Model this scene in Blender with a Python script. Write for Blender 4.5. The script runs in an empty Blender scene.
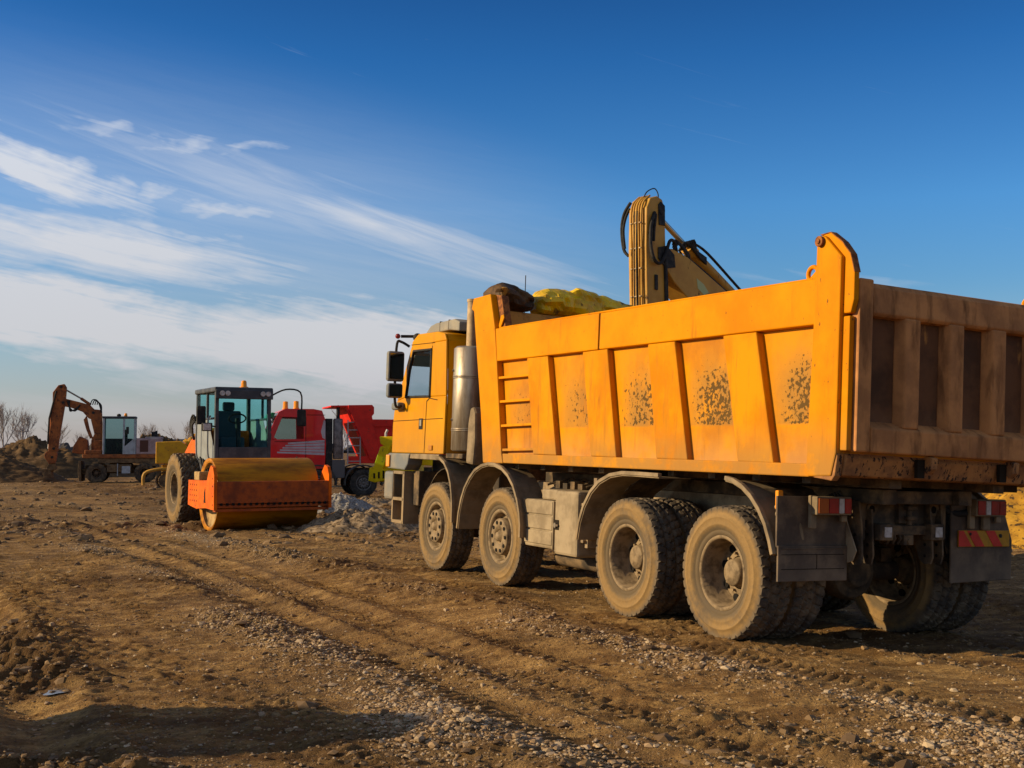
import bpy, bmesh, math, random
import numpy as np
from mathutils import Vector, Matrix

# ------------------------------------------------------------------ camera, sky, sun, exposure
S = bpy.context.scene
C = S.collection
R = math.radians
CAM_H = 1.53
cam_d = bpy.data.cameras.new('camera'); cam = bpy.data.objects.new('camera', cam_d); C.objects.link(cam)
cam.location = (0, 0, CAM_H)
cam.rotation_euler = (R(90) + math.atan(66 / 1220.33), 0, 0)
cam_d.sensor_width = 36.0; cam_d.lens = 1220.33 / 1024 * 36.0
cam_d.clip_start = 0.1; cam_d.clip_end = 6000
S.camera = cam
S.view_settings.view_transform = 'Standard'
try: S.view_settings.look = 'None'
except Exception: pass
S.view_settings.exposure = 0.30; S.view_settings.gamma = 1.0; S.view_settings.use_curve_mapping = False

SUN_EL, SUN_AZ = 20.0, -94.0          # azimuth measured from +Y towards +X: the sun stands to the left (-X)
SUN_STRENGTH = 5.0
SKY_STRENGTH = 0.086
sun_d = bpy.data.lights.new('sun', 'SUN'); sun = bpy.data.objects.new('sun', sun_d); C.objects.link(sun)
sun_d.energy = SUN_STRENGTH; sun_d.angle = R(0.55); sun_d.color = (1.0, 0.78, 0.47)
sdir = Vector((math.sin(R(SUN_AZ)) * math.cos(R(SUN_EL)), math.cos(R(SUN_AZ)) * math.cos(R(SUN_EL)), math.sin(R(SUN_EL))))
sun.rotation_euler = sdir.to_track_quat('Z', 'Y').to_euler()
sun.location = sdir * 60

def build_world():
    w = bpy.data.worlds.new('World'); S.world = w; w.use_nodes = True
    nt = w.node_tree; nt.nodes.clear(); L = nt.links.new
    def N(t, **k):
        n = nt.nodes.new(t)
        for a, b in k.items(): setattr(n, a, b)
        return n
    def M(op, a, b=None, c=None, clamp=False):
        n = N('ShaderNodeMath', operation=op); n.use_clamp = clamp
        for i, v in enumerate((a, b, c)):
            if v is None: continue
            if isinstance(v, (int, float)): n.inputs[i].default_value = v
            else: L(v, n.inputs[i])
        return n.outputs[0]
    def SM(x, a, b):
        n = N('ShaderNodeMapRange', interpolation_type='SMOOTHSTEP'); L(x, n.inputs[0])
        n.inputs[1].default_value = a; n.inputs[2].default_value = b
        return n.outputs[0]
    out = N('ShaderNodeOutputWorld'); bg = N('ShaderNodeBackground'); L(bg.outputs[0], out.inputs[0])
    bg.inputs[1].default_value = SKY_STRENGTH
    sky = N('ShaderNodeTexSky', sky_type='NISHITA'); sky.sun_disc = False
    sky.sun_elevation = R(SUN_EL); sky.sun_rotation = R(SUN_AZ)
    sky.air_density = 1.0; sky.dust_density = 0.6; sky.ozone_density = 2.6
    tc = N('ShaderNodeTexCoord'); sep = N('ShaderNodeSeparateXYZ'); L(tc.outputs['Generated'], sep.inputs[0])
    az = M('MULTIPLY', M('ARCTAN2', sep.outputs[0], sep.outputs[1]), 57.2958)      # degrees from +Y
    el = M('MULTIPLY', M('ARCSINE', sep.outputs[2]), 57.2958)
    # grade of the clear sky: deeper and more saturated with height
    hs = N('ShaderNodeHueSaturation'); hs.inputs['Saturation'].default_value = 1.12; hs.inputs['Value'].default_value = 1.0
    L(sky.outputs[0], hs.inputs['Color'])
    gr = N('ShaderNodeValToRGB'); L(M('DIVIDE', el, 40.0, clamp=True), gr.inputs[0])
    e = gr.color_ramp.elements
    e[0].position = 0.0; e[0].color = (0.85, 0.76, 0.92, 1)
    e[1].position = 0.62; e[1].color = (0.10, 0.36, 0.70, 1)
    for p, c in ((0.12, (0.66, 0.86, 1.05, 1)), (0.28, (0.50, 0.96, 1.35, 1)), (0.45, (0.22, 0.66, 1.10, 1)), (1.0, (0.3, 0.5, 0.8, 1))):
        x = e.new(p); x.color = c
    mul = N('ShaderNodeMix', data_type='RGBA', blend_type='MULTIPLY'); mul.inputs[0].default_value = 1.0
    L(hs.outputs[0], mul.inputs[6]); L(gr.outputs[0], mul.inputs[7])
    col = mul.outputs[2]
    # cirrus: streaky noise in azimuth / elevation, gathered in soft irregular regions
    def noise(ax, ay, rot, det, rough, dist, seed):
        ca, sa = math.cos(R(rot)), math.sin(R(rot))
        u = M('ADD', M('MULTIPLY', az, ca), M('MULTIPLY', el, sa)); v = M('SUBTRACT', M('MULTIPLY', el, ca), M('MULTIPLY', az, sa))
        cb = N('ShaderNodeCombineXYZ'); L(M('MULTIPLY', u, ax), cb.inputs[0]); L(M('MULTIPLY', v, ay), cb.inputs[1]); cb.inputs[2].default_value = seed
        n = N('ShaderNodeTexNoise'); L(cb.outputs[0], n.inputs['Vector'])
        n.inputs['Scale'].default_value = 1.0; n.inputs['Detail'].default_value = det; n.inputs['Roughness'].default_value = rough; n.inputs['Distortion'].default_value = dist
        return n.outputs[0]
    wa = M('MULTIPLY', M('SUBTRACT', noise(.30, .5, 0, 4, .6, 0, 20.), .5), 6.0)
    wb = M('MULTIPLY', M('SUBTRACT', noise(.22, .5, 0, 4, .6, 0, 33.), .5), 2.6)
    azw = M('ADD', az, wa); elw = M('ADD', el, wb)
    def blob(az0, el0, rot, la, lb, gain=1.0, warp=True):
        ca, sa = math.cos(R(rot)), math.sin(R(rot))
        a = M('SUBTRACT', azw if warp else az, az0); b = M('SUBTRACT', elw if warp else el, el0)
        u = M('DIVIDE', M('ADD', M('MULTIPLY', a, ca), M('MULTIPLY', b, sa)), la)
        v = M('DIVIDE', M('SUBTRACT', M('MULTIPLY', b, ca), M('MULTIPLY', a, sa)), lb)
        r = M('SQRT', M('ADD', M('MULTIPLY', u, u), M('MULTIPLY', v, v)))
        n = N('ShaderNodeMapRange', interpolation_type='SMOOTHSTEP'); L(r, n.inputs[0]); n.inputs[1].default_value = 1.15; n.inputs[2].default_value = 0.0
        return M('MULTIPLY', n.outputs[0], gain)
    wisps = noise(0.085, 0.80, -7, 9, 0.58, 0.45, 3.1); fine = noise(0.16, 2.2, -11, 9, 0.62, .8, 8.2); fan = noise(.11, 1.5, -17, 9, .6, .6, 14.0)
    def cloud(mask, tex, width=.30, bias=.72):
        """cloud where the texture exceeds a threshold that falls inside the region"""
        d = M('SUBTRACT', M('ADD', tex, M('MULTIPLY', mask, .55)), bias); return M('DIVIDE', d, width, clamp=True)
    mixn = M('ADD', M('MULTIPLY', wisps, .55), M('MULTIPLY', fine, .45))
    bank = cloud(M('MAXIMUM', blob(-20, 5.8, -8, 18, 2.7, 1.15), blob(-8, 4.6, -4, 14, 3.0, 1.2)), mixn, .34, .64)
    bank2 = cloud(blob(-21, 8.9, -4, 15, 2.6, 1.0), mixn, .36, .70)
    low2 = cloud(blob(-12, 2.6, -3, 20, 1.6, .9), mixn, .40, .70)
    top = cloud(blob(-22, 12.4, -17, 9, 1.7, 1.0), fan, .36, .74)
    fea = cloud(blob(-4.0, 9.7, -17, 13, 1.5, .95, False), fan, .60, .68)
    feb = cloud(blob(-12.5, 12.2, -15, 12, 2.0, .8, False), fan, .70, .66)
    puffs = None
    for (a, b, la, lb, rt, g) in ((-18.8, 14.3, 2.2, 0.5, -6, 1.0), (-15.8, 13.7, 2.8, 0.5, 12, 1.05), (-12.4, 13.6, 2.2, 0.4, 8, .95),
                                  (-20.0, 11.6, 3.4, 0.6, -8, .8), (-16.4, 11.4, 1.6, 0.4, 5, .8), (-13.2, 11.0, 2.2, 0.42, 10, .85), (-16.5, 10.0, 2.6, 0.5, -10, .8), (-14.5, 9.6, 2.0, .4, -10, .8), (14, 7.6, 7, .8, -6, .45)):
        t = blob(a, b, rt, la, lb, g); puffs = t if puffs is None else M('MAXIMUM', puffs, t)
    puffs = M('MULTIPLY', cloud(puffs, fine, .70, .60), SM(puffs, .02, .35))
    haze = M('MULTIPLY', SM(el, 8.0, 0.0), 0.42)
    low = M('MULTIPLY', M('MULTIPLY', SM(el, 5.5, 1.0), SM(az, 20.0, -12.0)), M('ADD', M('MULTIPLY', wisps, .9), .05))
    veil = M('MULTIPLY', blob(-13, 9.5, -10, 25, 8.0, .55, False), M('ADD', mixn, .1))
    tot = M('MAXIMUM', bank, M('MULTIPLY', bank2, .8))
    for t in (M('MULTIPLY', top, .85), M('MULTIPLY', fea, .8), M('MULTIPLY', feb, .55), M('MULTIPLY', puffs, .62), M('MULTIPLY', low2, .8), haze, low): tot = M('MAXIMUM', tot, t)
    tot = M('ADD', tot, veil, clamp=True)
    # unseen bright veil behind the camera and overhead, added as neutral fill
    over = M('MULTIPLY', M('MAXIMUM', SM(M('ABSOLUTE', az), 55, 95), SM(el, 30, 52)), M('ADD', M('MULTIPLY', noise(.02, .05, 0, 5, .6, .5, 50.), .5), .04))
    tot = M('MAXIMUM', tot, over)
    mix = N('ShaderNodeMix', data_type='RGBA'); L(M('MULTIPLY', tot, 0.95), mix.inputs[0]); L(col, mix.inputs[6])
    cc = N('ShaderNodeValToRGB'); L(M('DIVIDE', el, 14.0, clamp=True), cc.inputs[0])
    cc.color_ramp.elements[0].color = (0.58, 0.54, 0.58, 1); cc.color_ramp.elements[1].color = (0.80, 0.84, 0.92, 1)
    x = cc.color_ramp.elements.new(0.32); x.color = (0.72, 0.72, 0.75, 1)
    sc = N('ShaderNodeVectorMath', operation='SCALE'); L(cc.outputs[0], sc.inputs[0]); sc.inputs['Scale'].default_value = 0.70 / SKY_STRENGTH
    L(sc.outputs[0], mix.inputs[7])
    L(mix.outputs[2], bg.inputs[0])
build_world()

# ------------------------------------------------------------------ helpers
def tag(o, label=None, cat=None, group=None, kind=None):
    if label: o['label'] = label
    if cat: o['category'] = cat
    if group: o['group'] = group
    if kind: o['kind'] = kind
    return o
def empty(name, label, cat, loc=(0, 0, 0), rz=0.0, group=None, matrix=None):
    o = bpy.data.objects.new(name, None); C.objects.link(o); o.empty_display_size = 0.3
    if matrix is not None: o.matrix_world = matrix
    else: o.location = loc; o.rotation_euler = (0, 0, rz)
    return tag(o, label, cat, group)
def copy_tree(o, parent=None):
    c = o.copy(); C.objects.link(c); c.parent = parent
    for ch in list(o.children): copy_tree(ch, c)
    return c

class MB:
    """collects shapes, then links them as ONE mesh object"""
    def __init__(s): s.v = []; s.f = []; s.sm = []; s.mi = []; s.cur = 0
    def add(s, vs, fs, smooth=False):
        b = len(s.v); s.v += [tuple(p) for p in vs]; s.f += [tuple(i + b for i in f) for f in fs]; s.sm += [smooth] * len(fs); s.mi += [s.cur] * len(fs); return s
    def box(s, x0, x1, y0, y1, z0, z1, M=None):
        vs = [Vector((x, y, z)) for x in (x0, x1) for y in (y0, y1) for z in (z0, z1)]
        if M is not None: vs = [M @ p for p in vs]
        return s.add(vs, [(0, 1, 3, 2), (4, 6, 7, 5), (0, 4, 5, 1), (2, 3, 7, 6), (0, 2, 6, 4), (1, 5, 7, 3)])
    def prism(s, pts, a, b, axis=1):
        """polygon in the plane across `axis`, extruded from a to b"""
        n = len(pts); vs = []
        for t in (a, b):
            for p in pts:
                q = list(p); q.insert(axis, t); vs.append(tuple(q))
        fs = [tuple(range(n)), tuple(range(2 * n - 1, n - 1, -1))]
        fs += [(i, i + n, (i + 1) % n + n, (i + 1) % n) for i in range(n)]
        return s.add(vs, fs)
    def slab(s, quad, nrm, t):
        """polygon in space with thickness t along nrm"""
        nrm = Vector(nrm).normalized() * t; n = len(quad)
        vs = [Vector(p) for p in quad] + [Vector(p) + nrm for p in quad]
        fs = [tuple(range(n)), tuple(range(2 * n - 1, n - 1, -1))] + [(i, i + n, (i + 1) % n + n, (i + 1) % n) for i in range(n)]
        return s.add(vs, fs)
    def strip(s, pl, y0, y1, t):
        """bent sheet following polyline (x, z), across y0..y1, thickness t"""
        n = len(pl); off = []
        for i in range(n):
            a = Vector(pl[max(i - 1, 0)]); b = Vector(pl[min(i + 1, n - 1)]); d = (b - a).normalized(); off.append(Vector((-d.y, d.x)) * t)
        vs = []
        for i, p in enumerate(pl):
            q = Vector(p) + off[i]
            vs += [(p[0], y0, p[1]), (p[0], y1, p[1]), (q.x, y1, q.y), (q.x, y0, q.y)]
        fs = [(0, 1, 2, 3), tuple((n - 1) * 4 + k for k in (3, 2, 1, 0))]
        for i in range(n - 1):
            b = i * 4
            for k in range(4): fs.append((b + k, b + (k + 1) % 4, b + 4 + (k + 1) % 4, b + 4 + k))
        return s.add(vs, fs)
    def cyl(s, a, b, r, r2=None, n=16, cap=True, smooth=True):
        a, b = Vector(a), Vector(b); r2 = r if r2 is None else r2
        d = (b - a).normalized(); u = d.orthogonal().normalized(); w = d.cross(u)
        vs = []
        for (c, rr) in ((a, r), (b, r2)):
            for i in range(n):
                t = 2 * math.pi * i / n; vs.append(c + (u * math.cos(t) + w * math.sin(t)) * rr)
        s.add(vs, [(i, (i + 1) % n, n + (i + 1) % n, n + i) for i in range(n)], smooth)
        if cap:
            s.add(vs[:n], [tuple(range(n - 1, -1, -1))]); s.add(vs[n:], [tuple(range(n))])
        return s
    def tube(s, pts, r, n=8, smooth=True, cap=True):
        pts = [Vector(p) for p in pts]
        if len(pts) >= 4 and not isinstance(r, (list, tuple)):      # round the bends
            q = []
            for i in range(len(pts) - 1):
                p0, p1, p2, p3 = pts[max(i - 1, 0)], pts[i], pts[i + 1], pts[min(i + 2, len(pts) - 1)]
                for k in range(4):
                    t = k / 4; q.append(.5 * ((2 * p1) + (p2 - p0) * t + (2 * p0 - 5 * p1 + 4 * p2 - p3) * t * t + (3 * p1 - p0 - 3 * p2 + p3) * t ** 3))
            pts = q + [pts[-1]]
        m = len(pts); rr = r if isinstance(r, (list, tuple)) else [r] * m
        d0 = (pts[1] - pts[0]).normalized(); u = d0.orthogonal().normalized(); vs = []
        for i, p in enumerate(pts):
            d = (pts[min(i + 1, m - 1)] - pts[max(i - 1, 0)]).normalized()
            u = (u - d * u.dot(d)).normalized(); w = d.cross(u)
            for k in range(n):
                t = 2 * math.pi * k / n; vs.append(p + (u * math.cos(t) + w * math.sin(t)) * rr[i])
        fs = [(i * n + k, i * n + (k + 1) % n, (i + 1) * n + (k + 1) % n, (i + 1) * n + k) for i in range(m - 1) for k in range(n)]
        s.add(vs, fs, smooth)
        if cap: s.add(vs[:n], [tuple(range(n - 1, -1, -1))]); s.add(vs[-n:], [tuple(range(n))])
        return s
    def lathe(s, prof, n=32, axis='y', c=(0, 0, 0), smooth=True, close=False):
        """profile of (radius, along-axis) turned about the axis"""
        vs = []; m = len(prof)
        for (r, h) in prof:
            for i in range(n):
                t = 2 * math.pi * i / n; a, b = r * math.cos(t), r * math.sin(t)
                p = {'y': (a, h, b), 'z': (a, b, h), 'x': (h, a, b)}[axis]
                vs.append((p[0] + c[0], p[1] + c[1], p[2] + c[2]))
        fs = [(j * n + i, j * n + (i + 1) % n, (j + 1) * n + (i + 1) % n, (j + 1) * n + i) for j in range(m - 1 if not close else m) for i in range(n)] if not close else \
             [(j * n + i, j * n + (i + 1) % n, ((j + 1) % m) * n + (i + 1) % n, ((j + 1) % m) * n + i) for j in range(m) for i in range(n)]
        return s.add(vs, fs, smooth)
    def ball(s, c, r, n=12, sz=1.0):
        prof = [(r * math.sin(math.pi * k / n) + 1e-4, -r * sz * math.cos(math.pi * k / n)) for k in range(n + 1)]
        return s.lathe(prof, n * 2, 'z', c)
    def pieces(s):
        n = len(s.v); par = list(range(n))
        def find(a):
            while par[a] != a: par[a] = par[par[a]]; a = par[a]
            return a
        for f in s.f:
            r = find(f[0])
            for i in f[1:]: par[find(i)] = r
        # coincident points of a cap belong to the same piece
        key = {}
        for i, p in enumerate(s.v):
            k = (round(p[0], 4), round(p[1], 4), round(p[2], 4))
            if k in key: par[find(i)] = find(key[k])
            else: key[k] = i
        out = {}
        for f, sm in zip(s.f, s.sm): out.setdefault(find(f[0]), []).append((f, sm))
        res = []
        for fl in out.values():
            b = MB(); m = {}
            for f, sm in fl:
                for i in f:
                    if i not in m: m[i] = len(b.v); b.v.append(s.v[i])
                b.f.append(tuple(m[i] for i in f)); b.sm.append(sm)
            res.append(b)
        return res
    def build(s, name, mat, parent=None, bevel=0.0, loc=None, rot=None, segs=2, fixn=True, split=False):
        if split: return [b.build(name, mat, parent, bevel, loc, rot, segs, fixn) for b in s.pieces()]
        me = bpy.data.meshes.new(name); me.from_pydata(s.v, [], s.f); me.update()
        me.polygons.foreach_set('use_smooth', s.sm)
        if len(s.mi) == len(s.f) and any(s.mi): me.polygons.foreach_set('material_index', s.mi)
        if fixn:
            bm = bmesh.new(); bm.from_mesh(me); bmesh.ops.recalc_face_normals(bm, faces=bm.faces); bm.to_mesh(me); bm.free()
        for m_ in (mat if isinstance(mat, (list, tuple)) else [mat]): me.materials.append(m_)
        o = bpy.data.objects.new(name, me); C.objects.link(o)
        if parent is not None: o.parent = parent
        if loc is not None: o.location = loc
        if rot is not None: o.rotation_euler = rot
        if bevel:
            m = o.modifiers.new('bevel', 'BEVEL'); m.width = bevel; m.segments = segs; m.limit_method = 'ANGLE'; m.angle_limit = R(40); m.harden_normals = False
        return o

# ------------------------------------------------------------------ materials
def mat(name, c1, c2=None, scale=6.0, lo=0.42, hi=0.62, rough=0.6, metal=0.0, bump=0.0, bscale=40.0, stretch=(1, 1, 1),
        c3=None, scale3=20.0, lo3=0.55, hi3=0.62, stretch3=(1, 1, 1), rough3=0.85, grad=None, coat=0.0, spec=0.15, region=None, emis=None, streak=None, stain=None):
    m = bpy.data.materials.new(name); m.use_nodes = True; nt = m.node_tree; b = nt.nodes['Principled BSDF']; L = nt.links.new
    b.inputs['Metallic'].default_value = metal; b.inputs['Coat Weight'].default_value = coat; b.inputs['Specular IOR Level'].default_value = spec
    tc = nt.nodes.new('ShaderNodeTexCoord')
    def nz(sc, st, det=7, ro=0.62, off=0.0):
        mp = nt.nodes.new('ShaderNodeMapping'); mp.inputs['Scale'].default_value = st; mp.inputs['Location'].default_value = (off, off, off)
        L(tc.outputs['Object'], mp.inputs[0]); n = nt.nodes.new('ShaderNodeTexNoise'); L(mp.outputs[0], n.inputs['Vector'])
        n.inputs['Scale'].default_value = sc; n.inputs['Detail'].default_value = det; n.inputs['Roughness'].default_value = ro; return n.outputs[0]
    def sm(x, a, c):
        r = nt.nodes.new('ShaderNodeMapRange'); r.interpolation_type = 'SMOOTHSTEP'; L(x, r.inputs[0]); r.inputs[1].default_value = a; r.inputs[2].default_value = c; return r.outputs[0]
    def mix(f, a, c):
        n = nt.nodes.new('ShaderNodeMix'); n.data_type = 'RGBA'
        for v, s_ in ((f, 0), (a, 6), (c, 7)):
            if isinstance(v, tuple): n.inputs[s_].default_value = (*v, 1)
            elif isinstance(v, (int, float)): n.inputs[s_].default_value = v
            else: L(v, n.inputs[s_])
        return n.outputs[2]
    def mth(op, a, c):
        n = nt.nodes.new('ShaderNodeMath'); n.operation = op; n.use_clamp = True
        for i, v in enumerate((a, c)):
            if isinstance(v, (int, float)): n.inputs[i].default_value = v
            else: L(v, n.inputs[i])
        return n.outputs[0]
    col = c1; rf = rough
    if c2 is not None: col = mix(sm(nz(scale, stretch), lo, hi), c1, c2)
    rv = None
    if stain is not None:
        rg = region(nt, tc, sm, mth); n4 = nz(3.2, (1, 1, .7), off=12.1)
        col = mix(mth('MULTIPLY', mth('MULTIPLY', rg, sm(n4, .28, .58)), stain[1]), col, stain[0])
    if streak is not None:
        st1 = sm(nz(streak[2], (1, 1, .10), 6, .7, 21.3), .52, .72); st2 = sm(nz(1.4, (1, 1, .6), off=5.5), .42, .62)
        col = mix(mth('MULTIPLY', mth('MULTIPLY', st1, st2), streak[1]), col, streak[0])
    if c3 is not None:
        n3 = nz(scale3, stretch3, off=3.7)
        if region is not None:
            a_ = nt.nodes.new('ShaderNodeMath'); a_.operation = 'MULTIPLY_ADD'; L(region(nt, tc, sm, mth), a_.inputs[0]); a_.inputs[1].default_value = .34; a_.inputs[2].default_value = -.34
            b_ = nt.nodes.new('ShaderNodeMath'); b_.operation = 'ADD'; L(n3, b_.inputs[0]); L(a_.outputs[0], b_.inputs[1]); n3 = b_.outputs[0]
        f3 = sm(n3, lo3, hi3)
        col = mix(f3, col, c3)
        rr = nt.nodes.new('ShaderNodeMapRange'); L(f3, rr.inputs[0]); rr.inputs[3].default_value = rough; rr.inputs[4].default_value = rough3; rv = rr.outputs[0]
    if grad is not None:      # dust that has settled low down: (z full, z none, colour, strength)
        sp = nt.nodes.new('ShaderNodeSeparateXYZ'); L(tc.outputs['Object'], sp.inputs[0])
        g = mth('MULTIPLY', sm(sp.outputs[2], grad[1], grad[0]), grad[3]); g = mth('MULTIPLY', g, mth('ADD', sm(nz(5.0, (1, 1, 1), off=9), 0.3, 0.65), 0.35))
        col = mix(g, col, grad[2])
    if isinstance(col, tuple): b.inputs['Base Color'].default_value = (*col, 1)
    else: L(col, b.inputs['Base Color'])
    if rv is not None: L(rv, b.inputs['Roughness'])
    else: b.inputs['Roughness'].default_value = rough
    if bump:
        bp = nt.nodes.new('ShaderNodeBump'); bp.inputs['Strength'].default_value = bump; bp.inputs['Distance'].default_value = 0.01
        L(nz(bscale, (1, 1, 1)), bp.inputs['Height']); L(bp.outputs[0], b.inputs['Normal'])
    if emis: b.inputs['Emission Color'].default_value = (*emis[0], 1); b.inputs['Emission Strength'].default_value = emis[1]
    return m
def glass(name, tint, opacity, rough=0.03):
    m = bpy.data.materials.new(name); m.use_nodes = True; nt = m.node_tree; nt.nodes.clear(); L = nt.links.new
    o = nt.nodes.new('ShaderNodeOutputMaterial'); t = nt.nodes.new('ShaderNodeBsdfTransparent'); t.inputs[0].default_value = (*tint, 1)
    g = nt.nodes.new('ShaderNodeBsdfPrincipled'); g.inputs['Base Color'].default_value = (0.03, 0.04, 0.045, 1); g.inputs['Roughness'].default_value = rough
    x = nt.nodes.new('ShaderNodeMixShader'); fr = nt.nodes.new('ShaderNodeLayerWeight'); fr.inputs[0].default_value = .5
    pw = nt.nodes.new('ShaderNodeMath'); pw.operation = 'POWER'; L(fr.outputs['Facing'], pw.inputs[0]); pw.inputs[1].default_value = 4
    a = nt.nodes.new('ShaderNodeMath'); a.operation = 'MULTIPLY_ADD'; a.use_clamp = True; L(pw.outputs[0], a.inputs[0]); a.inputs[1].default_value = .35; a.inputs[2].default_value = opacity
    L(a.outputs[0], x.inputs[0]); L(t.outputs[0], x.inputs[1]); L(g.outputs[0], x.inputs[2]); L(x.outputs[0], o.inputs[0])
    return m

DUST = (0.30, 0.20, 0.10)
YEL = (0.64, 0.245, 0.0); YEL2 = (0.54, 0.175, 0.0)
def panel_region(nt, tc, sm, mth):
    """worn patches at the rear of each side panel, where the load has bulged and rubbed it"""
    sp = nt.nodes.new('ShaderNodeSeparateXYZ'); L = nt.links.new; L(tc.outputs['Object'], sp.inputs[0])
    a = nt.nodes.new('ShaderNodeMath'); a.operation = 'ADD'; L(sp.outputs[0], a.inputs[0]); a.inputs[1].default_value = 3.53
    d = nt.nodes.new('ShaderNodeMath'); d.operation = 'DIVIDE'; L(a.outputs[0], d.inputs[0]); d.inputs[1].default_value = 1.15
    f = nt.nodes.new('ShaderNodeMath'); f.operation = 'FRACT'; L(d.outputs[0], f.inputs[0])
    x = mth('MULTIPLY', sm(f.outputs[0], -0.04, 0.06), sm(f.outputs[0], 0.80, 0.30))
    z = mth('MULTIPLY', sm(sp.outputs[2], 1.70, 1.73), sm(sp.outputs[2], 2.55, 1.98))
    fr = mth('ADD', mth('MULTIPLY', sm(sp.outputs[0], 3.4, 0.2), .35), .65)
    return mth('MULTIPLY', mth('MULTIPLY', x, z), fr)
m_panel = mat('yellow_panel', YEL, (0.44, 0.155, 0.006), 1.6, .38, .66, .52, bump=.15, bscale=7, c3=(0.11, 0.06, 0.016), scale3=30, lo3=.47, hi3=.51, region=panel_region, streak=((0.24, 0.09, 0.012), .75, 9), stain=((0.30, 0.155, 0.035), .85), spec=.05,
              grad=(1.34, 1.75, (0.38, 0.22, 0.09), .6), coat=.05)
m_yel = mat('yellow_body_paint', YEL, YEL2, 1.2, .35, .65, .55, bump=.25, bscale=3.5, spec=.05, streak=((0.30, 0.10, 0.008), .85, 7), c3=(0.16, 0.07, 0.02), scale3=26, lo3=.655, hi3=.69,
            grad=(1.34, 1.85, (0.34, 0.17, 0.04), .85), coat=0, stretch3=(1, 1, .6))
m_rib = mat('yellow_rib_paint', YEL, YEL2, 2.2, .35, .65, .55, bump=.25, bscale=4, spec=.05, streak=((0.26, 0.09, 0.012), .85, 11), c3=(0.44, 0.17, 0.012), scale3=9, lo3=.50, hi3=.74, stretch3=(1.2, 1, .22),
            grad=(1.36, 1.8, (0.34, 0.17, 0.04), .85), coat=0)
m_cab = mat('yellow_cab_paint', (0.60, 0.265, 0.0), (0.52, 0.21, 0.0), 1.5, .3, .7, .42, grad=(1.3, 1.9, (0.33, 0.17, 0.04), .6), coat=.0, spec=.08, bump=.05, bscale=3, streak=((0.34, 0.14, 0.01), .5, 9))
m_ochre = mat('worn_ochre_steel', (0.50, 0.24, 0.045), (0.26, 0.12, 0.035), 5, .45, .65, .7, bump=.3, c3=(0.05, 0.03, 0.02), scale3=30, lo3=.62, hi3=.66)
m_gate = mat('dirty_shaded_gate_paint', (0.14, 0.06, 0.024), (0.07, 0.032, 0.015), 2.6, .38, .64, .72, bump=.25, bscale=18,  # shade between the ribs is painted into the sheet colour, along with dirt
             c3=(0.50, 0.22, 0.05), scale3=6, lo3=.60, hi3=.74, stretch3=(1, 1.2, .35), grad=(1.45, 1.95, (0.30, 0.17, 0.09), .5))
m_gate2 = mat('dirty_gate_frame', (0.54, 0.235, 0.075), (0.34, 0.145, 0.05), 3.0, .38, .64, .72, bump=.25, bscale=18,
              c3=(0.20, 0.085, 0.03), scale3=8, lo3=.48, hi3=.70, stretch3=(1, 1, .25), streak=((0.55, 0.25, 0.06), .6, 12))
m_rust = mat('rusty_edge', (0.30, 0.11, 0.03), (0.14, 0.05, 0.02), 18, .4, .6, .85, bump=.4)
m_sill = mat('rusty_sill', (0.42, 0.19, 0.06), (0.24, 0.11, 0.045), 7, .4, .62, .8, bump=.4, c3=(0.05, 0.03, 0.02), scale3=28, lo3=.56, hi3=.6, stretch3=(1, 1, .5))
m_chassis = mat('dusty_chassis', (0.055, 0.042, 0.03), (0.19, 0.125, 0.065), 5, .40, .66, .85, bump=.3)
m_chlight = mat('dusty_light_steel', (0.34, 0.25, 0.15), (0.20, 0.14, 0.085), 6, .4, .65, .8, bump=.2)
m_fender = mat('dusty_fender', (0.28, 0.205, 0.12), (0.165, 0.12, 0.07), 5, .38, .66, .72, bump=.12, bscale=20, grad=(.6, 1.0, DUST, .6))
m_toolbox = mat('dusty_box', (0.33, 0.25, 0.15), (0.21, 0.155, 0.09), 4, .38, .66, .7, bump=.1)
m_grey = mat('grey_plastic', (0.16, 0.165, 0.16), (0.24, 0.21, 0.16), 5, .40, .68, .6, bump=.08, grad=(.5, 1.3, DUST, .4))
m_visor = mat('visor_grey', (0.23, 0.21, 0.17), (0.30, 0.26, 0.19), 5, .40, .68, .6)
m_dark = mat('black_rubber', (0.022, 0.021, 0.020), (0.06, 0.05, 0.038), 8, .45, .7, .7, bump=.1)
m_flap = mat('mudflap_rubber', (0.085, 0.062, 0.045), (0.20, 0.14, 0.085), 4, .4, .68, .82, bump=.25, grad=(.5, .9, (0.20, 0.15, 0.10), .5))
m_tread = mat('tyre_tread', (0.050, 0.044, 0.036), (0.20, 0.145, 0.085), 9, .45, .68, .9, bump=.3)
m_steel = mat('stainless', (0.36, 0.31, 0.24), (0.20, 0.15, 0.10), 5, .4, .65, .45, metal=.6, stretch=(1.5, 1.5, .3), bump=.05)
m_pipe = mat('dusty_pipe', (0.46, 0.34, 0.20), (0.32, 0.22, 0.12), 9, .4, .65, .7, metal=.2)
m_seam = mat('dark_seam', (0.02, 0.014, 0.008), rough=.9)
m_rim = mat('dusty_rim', (0.25, 0.175, 0.095), (0.115, 0.078, 0.042), 12, .4, .65, .7, bump=.15)
m_rimdark = mat('rim_hole', (0.012, 0.01, 0.008), rough=.9)
m_side = None
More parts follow.
